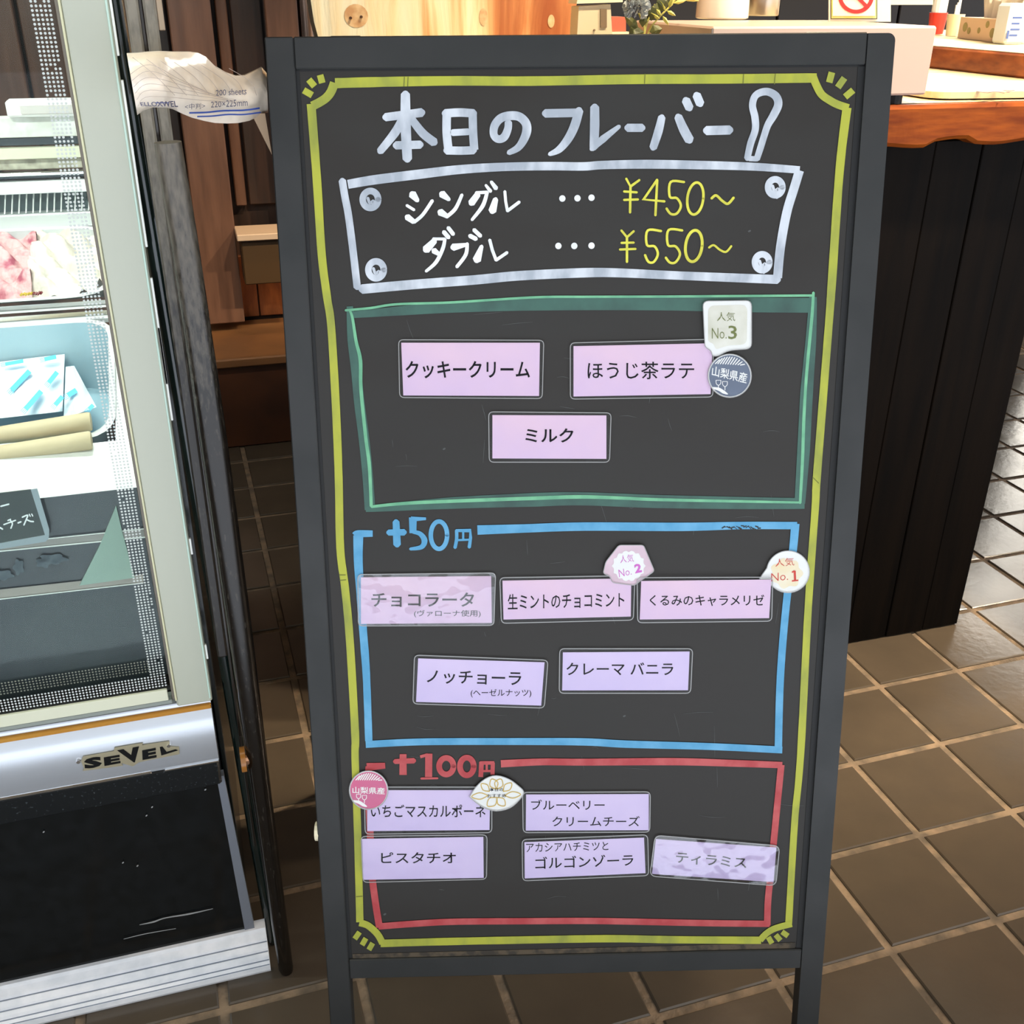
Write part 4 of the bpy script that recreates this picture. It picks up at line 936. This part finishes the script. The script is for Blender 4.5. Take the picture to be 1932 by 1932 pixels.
# gray corner post with light trims
bar('corner_post', -.0835, UR, 1.079, 1.12, .440, 1.9, post_m, .002)
bar('post_trim', -.0875, -.0838, 1.0805, 1.10, .450, 1.9, M('trim_brown', (112, 104, 92), rough=.4), .0008)
bar('post_trim', -.0845, -.0825, 1.0775, 1.08, .450, 1.9, M('trim_cream', (206, 202, 164), rough=.4), .0004)
bar('post_trim', -.0462, -.0442, 1.0775, 1.08, .446, 1.9, M('trim_mint', (190, 214, 198), rough=.4), .0004)
for z0, z1 in ((.98, 1.13), (1.15, 1.24), (.80, .90), (.84, .95), (.64, .66), (.50, .52)):
    bar('edge_chip', -.0428, -.0405, 1.080, 1.084, z0, z1, M('edge_white', (236, 236, 228), rough=.3), .0004)
# glass pane + its dotted borders
glass = clear_mat('case_glass', tint=(.96, .98, .97), gloss=0, rough=.01, fres=.22)
pane = MB().box((UL, V0+.002, .452), (-.089, V0+.006, 1.9)).build('front_pane', glass, dc)
dots = MB()
dm = M('dot_print', (196, 200, 194), rough=.6)
def dots_at(u, v, z, r=.00125):
    k0 = len(dots.v)
    for i in range(6): a = PI/3*i; dots.v.append(Vector((u+r*math.cos(a), v, z+r*math.sin(a))))
    dots.f.append(tuple(range(k0, k0+6)))
pt = .0036
for r_ in range(216):
    for c_ in range(5):
        if random.random() < .01: continue
        dots_at(-.0925-c_*pt, V0+.0014, .470+r_*pt)
for r_ in range(5):
    for c_ in range(5, 285): dots_at(-.0925-c_*pt, V0+.0014, .470+r_*pt)
dots.build('printed_dots', dm, pane, kind='stuff')
dots = MB()
for r_ in range(5):
    for c_ in range(5, 285): dots_at(-.0925-c_*pt, V0+.024, .478+r_*pt, .0011)
pane2 = MB().box((UL, V0+.0245, .462), (-.089, V0+.0275, 1.9)).build('added_inner_pane', glass, dc)  # pane added to carry the mirrored dots
dots.build('reflected_dots', M('dot_reflection_dim', (150, 148, 136), rough=.6), pane2, kind='stuff')  # reflection of the dotted border, modelled as dim dots
# side of the case
bar('side_panel', -.0445, -.038, 1.121, 2.0, .03, 1.9, M('side_black', (12, 20, 18), rough=.2), .001)
bar('inner_side_wall', -.088, -.080, 1.122, 1.96, .46, .99, steel, .001)
bar('case_bottom', UL, -.046, 1.12, 1.98, .03, .44, M('body_black', (20, 20, 20), rough=.6), .002)
# front apron inside the glass
q = [Vector((-.088, 1.128, .456)), Vector((UL, 1.128, .456)), Vector((UL, 1.158, .694)), Vector((-.088, 1.158, .694))]
MB().prism(q, (0, .006, 0)).build('apron', dk, dc)
apn = Vector((0, -.238, .030)).normalized(); ap0 = Vector((-.088, 1.1265, .456))
apf = lambda x, y, n=0: onp(x, y, ap0-apn*-(n), apn)
def ap_strip(name, l0, l1, w_, mat, n=.001):
    k_ = (l1[1]-l0[1])/(l1[0]-l0[0]); l0 = (-1150, l0[1]+k_*(-1150-l0[0]))
    mb = MB(); ribbon(mb, [l0, l1], w_, n=n, mapf=apf, smooth=False, cap=False); mb.build(name, mat, dc)
ap_strip('apron_strip', (-30, 1037), (290, 1004), 13, M('strip_brown', (136, 130, 124), rough=.3, metal=.3))
ap_strip('apron_line', (-30, 1029), (290, 996), 2, M('edge_white', (236, 236, 228)), .002)
ap_strip('apron_line', (-30, 1043), (290, 1012), 2.5, M('edge_white', (236, 236, 228)), .002)
ap_strip('apron_strip', (-30, 1124), (270, 1092), 17, M('strip_warm', (150, 140, 130), rough=.3, metal=.3))
ap_strip('apron_line', (-30, 1134), (270, 1100), 2, M('edge_white', (236, 236, 228)), .002)
mb = MB(); mb.prism([apf(x, y, .003) for x, y in ((219, 955), (231, 1005), (254, 1090), (150, 1105), (190, 1035))], apn*.0) 
mb = MB(); mb.prism([apf(x, y, .003) for x, y in ((219, 955), (231, 1005), (254, 1090), (150, 1105), (188, 1030))], (0, .003, 0)); mb.build('post_reflection', M('mint_reflection', (160, 184, 168), (148, 172, 158), scale=8, rough=.4), dc)  # pale green reflection of the post, built as a flat plate
# frosted smears
mb = MB()
for x, y, rx, ry in ((100, 1055, 26, 9), (82, 1062, 14, 9), (35, 1070, 10, 14), (5, 1085, 20, 9)): mb.prism([apf(a, b, .0022) for a, b in blob(x, y, rx, ry, 5, .2, 22, x)], (0, .0005, 0))
mb.build('frost_smear', M('frost', (96, 106, 114), (72, 82, 90), scale=120, rough=.7), dc)
# price tag in a clear holder
tg = thing('flavor_tag', 'black flavour tag with white handwriting in a clear holder inside the case', 'tag', apf(40, 990, .006))
mb = MB(); mb.prism([apf(x, y, .009) for x, y in ((-60, 938), (58, 924), (90, 1010), (-60, 1036))], (0, .002, 0)); mb.build('card', M('tag_black', (44, 54, 54), (54, 64, 62), scale=20, rough=.5), tg)
mb = MB(); mb.prism([apf(x, y, .010) for x, y in ((58, 924), (70, 922), (93, 1000), (92, 1016), (86, 1022), (-60, 1046), (-60, 1036), (85, 1010))], (0, .001, 0)); mb.build('holder', M('holder_grey', (146, 158, 164), rough=.2), tg)
mb = MB()
KT = Crop(0, 840, .15528)
for p, w_ in (([(10, 742), (108, 716)], 3), ([(0, 1000), (32, 1020)], 3), ([(95, 915), (130, 900)], 2.6), ([(45, 965), (190, 912)], 2.6), ([(120, 905), (145, 940), (150, 960), (132, 1010)], 2.6), ([(218, 945), (255, 930)], 3), ([(270, 875), (335, 850), (320, 900), (290, 970)], 2.8), ([(325, 905), (370, 925), (408, 928)], 2.8), ([(355, 838), (368, 865)], 2.2), ([(385, 835), (398, 862)], 2.2)):
    ribbon(mb, KT(*p), w_, n=.0095, mapf=apf, smooth=len(p) > 3)
mb.build('lettering', M('chalk_white', (244, 246, 246), rough=.6), tg)
# front ledge and tilted deck
DV = lambda v: .700+(v-1.25)*(.17/.60)
MB().prism([Vector((-.088, 1.158, .694)), Vector((-.088, 1.165, .700)), Vector((-.088, 1.25, .700)), Vector((-.088, 1.25, .685)), Vector((-.088, 1.16, .685))], (UL+.088, 0, 0)).build('front_ledge', M('ledge_white', (236, 238, 236), rough=.4), dc)
def deck_q(u0, u1, v0, v1, up, th, name, mat, par=dc):
    MB().prism([Vector((u0, v0, DV(v0)+up)), Vector((u1, v0, DV(v0)+up)), Vector((u1, v1, DV(v1)+up)), Vector((u0, v1, DV(v1)+up))], (0, 0, th)).build(name, mat, par)
deck_q(UL, -.503, 1.25, 1.86, -.003, .004, 'deck_cover', steel)
deck_q(-.118, -.088, 1.25, 1.86, -.004, .004, 'deck_edge', steel)
deck_q(UL, -.118, 1.545, 1.60, -.004, .006, 'pan_divider', steel)
deck_q(UL, -.118, 1.553, 1.561, .003, .006, 'divider_rib', M('chrome', (230, 230, 230)))
deck_q(UL, -.118, 1.580, 1.588, .003, .006, 'divider_rib', M('chrome', (230, 230, 230)))
deck_q(UL, -.118, 1.25, 1.275, -.004, .004, 'deck_edge', steel)
deck_q(UL, -.118, 1.82, 1.865, -.004, .004, 'deck_edge', steel)
def dpt(u, v, up=0): return Vector((u, v, DV(v)+up))
def pan(name, lab, u0, u1, v0, v1, dep, inner, rad=.05):
    r = thing(name, lab, 'pan', dpt((u0+u1)/2, (v0+v1)/2, -dep), 'gelato pans in the display case')
    out = rpoly([(u0, v0), (u1, v0), (u1, v1), (u0, v1)], rad, 6)
    inn = rpoly([(u0+.008, v0+.008), (u1-.008, v0+.008), (u1-.008, v1-.008), (u0+.008, v1-.008)], rad-.006, 6)
    bot = rpoly([(u0+.02, v0+.02), (u1-.02, v0+.02), (u1-.02, v1-.02), (u0+.02, v1-.02)], rad-.012, 6)
    n_ = len(out); mb = MB()
    vs = [dpt(*p, .003) for p in out]+[dpt(*p, .003) for p in inn]+[dpt(*p, -dep) for p in bot]
    mb.add(vs, [(i, (i+1) % n_, n_+(i+1) % n_, n_+i) for i in range(n_)]); mb.build('rim', M('pan_rim', (240, 242, 242), rough=.15, metal=.3), r)
    mb = MB(); mb.add(vs, [(n_+i, n_+(i+1) % n_, 2*n_+(i+1) % n_, 2*n_+i) for i in range(n_)]+[tuple(range(2*n_, 3*n_))]); mb.build('basin', inner, r, smooth=True)
    return r
blue_in = M('pan_blue_steel', (150, 180, 192), (170, 196, 206), scale=5, rough=.25, metal=.2)
pan2 = pan('ice_pack_pan', 'stainless pan holding white and blue ice packs in the front of the case', -.50, -.117, 1.278, 1.545, .085, blue_in)
pan1 = pan('gelato_pan', 'stainless pan heaped with pink and white gelato behind the ice pack pan', -.50, -.112, 1.602, 1.815, .06, steel, .07)
# gelato
def gelato(name, u0, u1, v0, v1, mat, lab, seed, rightround):
    N1, N2 = 40, 30; vs = []
    for i in range(N1+1):
        for j in range(N2+1):
            s = i/N1; t_ = j/N2
            u = u0+(u1-u0)*s; v = v0+(v1-v0)*t_
            if rightround:
                cxx = u1-.075; 
                if u > cxx:
                    k_ = (u-cxx)/.075; hw = (v1-v0)/2*math.sqrt(max(0, 1-k_**2.6)); vm = (v0+v1)/2; v = vm+(t_-.5)*2*hw
            e = min(1, 4*t_, 4*(1-t_))*min(1, 5*(1-s) if rightround else 1)
            h = -.004+.022*e*(.55+.45*math.sin((u*55)+math.sin(v*30+seed)*1.6))+.006*math.sin(u*160+v*90+seed)+.004*math.sin(v*230+seed*2+u*60)
            vs.append(dpt(u, v, h))
    MB().add(vs, [(i*(N2+1)+j, (i+1)*(N2+1)+j, (i+1)*(N2+1)+j+1, i*(N2+1)+j+1) for i in range(N1) for j in range(N2)]).build(name, mat, smooth=True, origin=dpt((u0+u1)/2, (v0+v1)/2))
g1 = gelato('vanilla_gelato', -.232, -.122, 1.612, 1.806, M('gelato_white', (232, 222, 208), (206, 196, 184), scale=22, rough=.5, bump=.5, bscale=60), '', 1.0, True)
g2 = gelato('berry_gelato', -.36, -.228, 1.612, 1.806, M('gelato_pink', (226, 176, 176), (176, 84, 104), scale=45, rough=.5, bump=.6, bscale=70, lo=.5, hi=.68), '', 3.0, False)
for o in list(C.objects):
    if o.name == 'vanilla_gelato': tag(o, 'white gelato with soft peaks at the right end of the pan', 'gelato')
    if o.name == 'berry_gelato': tag(o, 'pink berry-rippled gelato at the left edge of the pan', 'gelato')
# garnish: little gold and red shreds
c = onp(62, 556, dpt(-.2, 1.62, .02), Vector((0, -.27, .96)))
gn = thing('garnish', 'yellow and dark red garnish lying on the white gelato', 'garnish', c)
for k in range(9):
    MB().tube([c+Vector((-.016+k*.0032, random.uniform(-.003, .003), 0)), c+Vector((-.013+k*.0032, random.uniform(-.003, .003), .003))], .0016, 6).build('shred', M('garnish_gold', (214, 180, 60), rough=.5) if k < 5 else M('garnish_red', (120, 22, 24), rough=.4), gn)
# ice packs
ipm = M('ice_pack_white', (234, 244, 250), rough=.35); ipb = M('ice_pack_blue', (86, 190, 232), rough=.4)
def icepack(lab, quad_px, zoff, marks):
    pl = Vector((0, -.272, .962)).normalized(); p0 = dpt(-.22, 1.40, zoff)
    g = lambda x, y, n=0: onp(x, y, p0+pl*n, pl)
    cx_, cy_ = ctr(quad_px)
    r = thing('ice_pack', lab, 'ice pack', g(cx_, cy_), 'ice packs in the case')
    NQ = 10; vs = []; fs = []
    for i in range(NQ+1):
        for j in range(NQ+1):
            s, t_ = i/NQ, j/NQ
            x = (quad_px[0][0]*(1-s)+quad_px[1][0]*s)*(1-t_)+(quad_px[3][0]*(1-s)+quad_px[2][0]*s)*t_
            y = (quad_px[0][1]*(1-s)+quad_px[1][1]*s)*(1-t_)+(quad_px[3][1]*(1-s)+quad_px[2][1]*s)*t_
            vs.append(g(x, y, .010*math.sin(PI*s)*math.sin(PI*t_)+.0012*math.sin(s*17+t_*11)))
    fs = [(i*(NQ+1)+j, (i+1)*(NQ+1)+j, (i+1)*(NQ+1)+j+1, i*(NQ+1)+j+1) for i in range(NQ) for j in range(NQ)]
    k0 = len(vs); vs += [g(*p, -.012) for p in quad_px]; 
    MB().add(vs, fs+[(k0, k0+1, k0+2, k0+3)]).build('pouch', ipm, r, smooth=True)
    for (x0, y0, x1, y1, w_) in marks:
        mb = MB(); L0 = math.hypot(x1-x0, y1-y0)
        def hh(x, y, n=0): return g(x, y, .0125)
        ribbon(mb, [(x0, y0), (x1, y1)], w_, n=0, mapf=hh, smooth=False, cap=False)
        dx, dy = (x1-x0)/L0, (y1-y0)/L0
        for q_ in range(4):
            o_ = (q_-1.5)*w_*.3; ribbon(mb, [(x1-dy*o_, y1+dx*o_), (x1-dy*o_+dx*9, y1+dx*o_+dy*9)], 1.0, n=0, mapf=hh, smooth=False, cap=False)
        mb.build('blue_print', ipb, r)
icepack('large white and blue printed ice pack in the front pan', [(-60, 690), (122, 668), (118, 776), (-60, 796)], -.034, [(56, 700, 22, 736, 10), (108, 702, 92, 722, 9), (78, 738, 48, 772, 10), (118, 748, 104, 764, 9), (106, 673, 84, 678, 8), (44, 681, 10, 687, 7)])
icepack('smaller crumpled ice pack at the right side of the front pan', [(124, 692), (140, 690), (182, 768), (120, 790)], -.036, [(144, 736, 128, 746, 10), (176, 764, 168, 772, 8)])
# beige rollers
for px_, vv, lab in (((172, 795), 1.300, 'beige wooden roller lying behind the other across the front pan'), ((173, 831), 1.270, 'beige wooden roller nearest the glass across the front pan')):
    p = onv(*px_, vv); r = thing('wooden_roller', lab, 'roller', p, 'rollers in the case')
    e_ = onv(0, px_[1]+28, vv+.004); e_ = p+(e_-p)*2.4; MB().tube([p, p-Vector((.002, 0, 0)), e_], [.0108, .0118, .0118], 18).build('rod', M('beige_wood', (214, 196, 160), (196, 178, 142), scale=12, rough=.6), r, smooth=True)
# louvre, ledges and frosted parts behind the pans
def vb(z0, z1, v0, v1, mat, name, u1=-.09, par=dc): MB().bbox((UL, v0, z0), (u1, v1, z1), .001).build(name, mat, par)
gr = M('frosty_panel', (230, 232, 226), (206, 206, 196), scale=40, rough=.6)
vb(.868, .875, 1.862, 1.90, steel, 'louver_sill')
MB().box((UL, 1.892, .874), (-.10, 1.896, .905)).build('louver_back', M('louver_dark', (70, 84, 86), rough=.5), dc)
for k in range(44):
    u = -.112-k*.0105
    MB().prism([Vector((u, 1.868, .876)), Vector((u+.002, 1.868, .876)), Vector((u+.006, 1.888, .903)), Vector((u+.004, 1.888, .903))], (0, .004, 0)).build('louver_bar', steel, dc)
vb(.905, .924, 1.872, 1.90, M('ledge_white', (236, 238, 236)), 'vent_cover')
vb(.926, .932, 1.885, 1.90, dk, 'slot_line'); vb(.933, .938, 1.868, 1.90, M('chrome', (230, 230, 230)), 'chrome_lip')
vb(.940, .956, 1.888, 1.90, M('frost_brown', (150, 144, 128), (196, 190, 170), scale=60, rough=.7), 'frosted_strip')
vb(.957, .974, 1.878, 1.90, M('cream_strip', (224, 222, 196), rough=.5), 'cream_strip')
vb(.976, .988, 1.89, 1.90, dk, 'dark_strip')
vb(.990, 1.020, 1.875, 1.90, gr, 'frosted_strip')
hb = thing('white_tray', 'white plastic tray lying on top of the frosted ledge at the back of the case', 'tray', (-.3, 1.88, 1.021))
a = onv(8, 190, 1.86); MB().bbox((a.x, 1.86, 1.021), (-.105, 1.90, 1.045), .003).build('tray_body', M('tray_white', (240, 240, 236), rough=.4), hb)
MB().bbox((a.x+.02, 1.858, 1.025), (-.107, 1.861, 1.039), .001).build('recess', M('tray_grey', (206, 200, 194), rough=.5), hb)
# logo plate on the band
lg = lambda x, y, n=0: onv(x, y, 1.0732-n)
KL = Crop(0, 1050, .28986)
mb = MB()
pp = KL((540, 1392), (548, 1375), (528, 1330), (540, 1300), (740, 1265), (745, 1243), (850, 1225), (930, 1212), (925, 1225), (1100, 1200), (1115, 1235), (1165, 1238), (1168, 1282), (930, 1330), (905, 1335), (865, 1362), (790, 1340), (800, 1358))
cc_ = ctr(pp)
mb.prism([lg(x, y, .0002) for x, y in pp], (0, -.0012, 0)); mb.build('logo_plate', M('logo_gold', (190, 180, 150), rough=.3, metal=.7), dc)
mb = MB()
for ch, q, o_ in (('S', [(545, 1318), (660, 1298), (665, 1366), (550, 1386)], .06), ('E', [(675, 1308), (780, 1290), (785, 1345), (680, 1364)], .06), ('V', [(762, 1262), (905, 1236), (900, 1330), (850, 1350)], .06), ('E', [(925, 1262), (1015, 1245), (1020, 1308), (928, 1325)], .06), ('L', [(1040, 1240), (1085, 1232), (1160, 1262), (1050, 1296)], .05)):
    text(mb, ch, KL(*q), .0017, o_, mapf=lg)
mb.build('logo_letters', M('logo_black', (16, 18, 20), rough=.15), dc)
for x, y in ((510, 1330), (1098, 1225)):
    p = KL((x, y))[0]; c = lg(*p); MB().tube([c+Vector((0, .001, 0)), c-Vector((0, .003, 0))], [.0028, .0022], 12).build('logo_screw', M('chrome', (230, 230, 230)), dc)

# ================================================================== PIPE STAND beside the case
ps = thing('steel_pipe_stand', 'narrow stand of black and dust-speckled, reflection-painted steel uprights between the case and the chalkboard', 'stand', (-.01, 1.07, 0))
pm_ = M('black_pipe', (10, 22, 20), (18, 30, 26), scale=30, rough=.18, coat=.3)
dusty_refl = M('dusty_steel_reflection', (34, 28, 22), (134, 126, 111), scale=300, rough=.35, rough2=.6, metal=.1, lo=.3, hi=.7, stretch=(1, 1, .25), detail=8, zfade=(.80, 1.12))  # dust speckle, plus a reflection painted as a paler upper part
dusty_refl_tube = M('dusty_steel_tube_reflection', (26, 21, 16), (112, 103, 90), scale=300, rough=.2, rough2=.5, metal=.2, lo=.3, hi=.7, stretch=(1, 1, .25), detail=8, zfade=(.78, 1.18))  # tube: dust speckle with the bright upper reflection in its colour
MB().tube([(-.0095, 1.100, .001), (-.0100, 1.100, .010), (-.0145, 1.100, .18), (-.0235, 1.100, .52), (-.0305, 1.100, .80), (-.0385, 1.100, 1.14), (-.041, 1.100, 1.30)], [.007, .0088, .0088, .0080, .0078, .0078, .0078], 16).build('pipe', pm_, ps, smooth=True)
dark_t = M('dark_bronze_tube', (30, 24, 19), (40, 33, 26), scale=60, rough=.22, metal=.4, coat=.3)
MB().tube([(.003, 1.045, .0), (.002, 1.045, .008), (.001, 1.045, .10), (.0, 1.045, .30), (-.001, 1.045, .55), (-.003, 1.045, .80), (-.006, 1.045, 1.0), (-.009, 1.045, 1.08)], [.008, .0098, .0105, .0115, .0135, .0139, .0127, .0122], 20).build('pipe', dusty_refl_tube, ps, smooth=True)
MB().bbox((-.0300, 1.078, .50), (-.0185, 1.086, 1.30), .002).build('flat_bar', dusty_refl, ps)
MB().bbox((-.0150, 1.078, 1.0), (-.0040, 1.086, 1.30), .002).build('flat_bar', dusty_refl, ps)
MB().bbox((-.0185, 1.080, .2), (-.0155, 1.084, 1.3), .0005).build('dark_strip', dark_t, ps)
kc = onv(462, 1432, 1.045)
MB().tube([kc+Vector((-.005, 0, 0)), kc+Vector((.001, 0, 0))], .0155, 20).build('clamp_disc', M('amber_plastic', (150, 96, 40), rough=.2), ps, smooth=True)
MB().tube([kc+Vector((.001, 0, 0)), kc+Vector((.007, 0, 0))], .0075, 12).build('clamp_nut', M('copper_nut', (196, 146, 112), rough=.25, metal=.8), ps)
# paper towel pack hanging on it
top = [(239, 101), (260, 100), (278, 98), (300, 97), (330, 98), (358, 98), (374, 100), (388, 107), (405, 124), (425, 136), (445, 143), (462, 142), (480, 134), (494, 127), (503, 138)]
bot = [(259, 217), (270, 209), (288, 203), (312, 203), (326, 206), (345, 215), (362, 222), (385, 228), (405, 232), (430, 233), (450, 232), (470, 228), (488, 220), (498, 214), (506, 212)]
pkc = onv(370, 170, 1.20)
pp_ = thing('paper_towel_pack', 'pale plastic-wrapped pack of paper towels with blue stripes beside the chalkboard', 'packet', pkc)
NJ = 10; vs = []
def pk_map(i_f, t_):
    i0 = min(int(i_f), len(top)-2); f = i_f-i0
    xt = top[i0][0]*(1-f)+top[i0+1][0]*f; yt = top[i0][1]*(1-f)+top[i0+1][1]*f
    xb = bot[i0][0]*(1-f)+bot[i0+1][0]*f; yb = bot[i0][1]*(1-f)+bot[i0+1][1]*f
    return xt*(1-t_)+xb*t_, yt*(1-t_)+yb*t_
def pk_b(x): return 1.018+max(0, x-310)/195*.128
def pk_v(x, t_, n=0): return pk_b(x)-.010*math.sin((x-240)/265*5.2+1)-.022*math.sin(PI*t_)**.7-n
FI = 42
for i in range(FI+1):
    for j in range(NJ+1):
        t_ = j/NJ; x, y = pk_map(i*(len(top)-1)/FI, t_)
        if t_ in (0, 1): v = pk_b(x)+.003
        else: v = pk_v(x, t_)+.0012*math.sin(x*.5+y*.3)
        vs.append(onv(x, y, v))
fs = [(i*(NJ+1)+j, (i+1)*(NJ+1)+j, (i+1)*(NJ+1)+j+1, i*(NJ+1)+j+1) for i in range(FI) for j in range(NJ)]
k0 = len(vs)
for i in range(FI+1):
    for j in (0, NJ): vs.append(vs[i*(NJ+1)+j]+Vector((0, .008, 0)))
for i in range(FI):
    fs.append((i*(NJ+1), (i+1)*(NJ+1), k0+2*(i+1), k0+2*i)); fs.append((i*(NJ+1)+NJ, (i+1)*(NJ+1)+NJ, k0+2*(i+1)+1, k0+2*i+1)); fs.append((k0+2*i, k0+2*i+1, k0+2*i+3, k0+2*i+2))
fs.append(tuple(j for j in range(NJ+1))+(k0+1, k0)); fs.append(tuple(FI*(NJ+1)+j for j in range(NJ+1))+(k0+2*FI+1, k0+2*FI))
MB().add(vs, fs).build('wrapped_stack', M('wrapped_paper', (242, 228, 210), (232, 208, 178), scale=14, rough=.3, bump=.4, bscale=30, coat=.5), pp_, smooth=True)
pkm = lambda x, y, n=0: onv(x, y, pk_b(x)-.010*math.sin((x-240)/265*5.2+1)-.0265)
mb = MB()
text(mb, '200 sheets', [(407, 170), (465, 165), (465, 178), (407, 181)], mapf=pkm); text(mb, '220×225mm', [(398, 192), (467, 186), (467, 200), (398, 203)], mapf=pkm); text(mb, '<中判>', [(349, 196), (387, 194), (387, 205), (349, 207)], mapf=pkm)
text(mb, 'ELLOXWEL', [(264, 193), (334, 190), (336, 202), (266, 200)], off=.02, mapf=pkm)
mb.build('printed_words', M('grey_ink', (74, 70, 92), rough=.5), pp_)
mb = MB()
ribbon(mb, [(357, 213), (390, 212), (420, 209), (460, 208), (490, 204)], 3.2, n=0, mapf=pkm, cap=False); ribbon(mb, [(372, 220), (400, 219), (430, 216), (460, 216), (492, 212)], 2.8, n=0, mapf=pkm, cap=False); ribbon(mb, [(294, 194), (318, 194)], 1.8, n=0, mapf=pkm, cap=False, smooth=False)
mb.build('blue_stripe', M('stripe_blue', (54, 76, 150), rough=.4), pp_)
mb = MB()
for a in range(8): ribbon(mb, [(250+a*26, 108+a*3), (290+a*26, 140+a*2), (330+a*22, 180)], .9, n=0, mapf=pkm, cap=False)
for a in range(6): ribbon(mb, [(246+a*3, 140+a*12), (283, 122+a*12), (340+a*10, 150+a*8), (400+a*10, 178+a*3)], .9, n=0, mapf=pkm, cap=False)
mb.build('printed_lines', M('line_tan', (176, 156, 140), rough=.5), pp_)
q = [onv(474, 214, 1.135), onv(500, 214, 1.135), onv(513, 292, 1.135), onv(503, 272, 1.135)]
MB().prism(q, (0, .001, 0)).build('carry_strap', M('strap_tan', (190, 160, 128), rough=.6), pp_)
# ================================================================== LAMPS
LAMP = [((1.75, 1.15, 2.45), (1.55, 1.85, 1.05), 180, 80), ((.85, 1.15, 2.45), (.7, 1.8, 1.05), 110, 75), ((2.7, 1.3, 2.45), (2.5, 2.0, 1.05), 210, 85)]
for i, (l, tgt, e, sp) in enumerate(LAMP):
    t = thing('spot_lamp', ['ceiling spot lamp over the raised tier', 'ceiling spot lamp over the wooden slab', 'ceiling spot lamp at the far right of the counter'][i], 'lamp', l)
    MB().lathe((l[0], l[1], l[2]+.02), [(.05, 0), (.055, .01), (.05, .12), (.03, .148)], 20).build('housing', M('lamp_black', (24, 24, 24), rough=.4), t)
    MB().tube([(l[0], l[1], l[2]+.16), (l[0], l[1], 4.2)], .004, 8).build('cord', M('lamp_black', (24, 24, 24)), t)
    light('spot_light', 'SPOT', (l[0], l[1], l[2]-.0), e, (1.0, .82, .58), .04, tgt, spot=sp, blend=.6)
light('floor_lamp_warm', 'SPOT', (3.7, .55, 2.5), 170, (1.0, .80, .58), .06, (1.55, .95, 0), spot=52, blend=.9)
light('bench_lamp', 'SPOT', (.3, 2.5, 2.4), 36, (1.0, .66, .36), .05, (.1, 3.28, .36), spot=22, blend=.8)
light('case_led', 'AREA', (-.5, 1.16, 1.55), 9, (.96, 1.0, .96), .75, (-.4, 1.55, .8), sy=.04)
light('case_led', 'AREA', (-.3, 1.80, 1.7), 5, (.96, 1.0, .96), .5, (-.3, 1.6, .8), sy=.04)
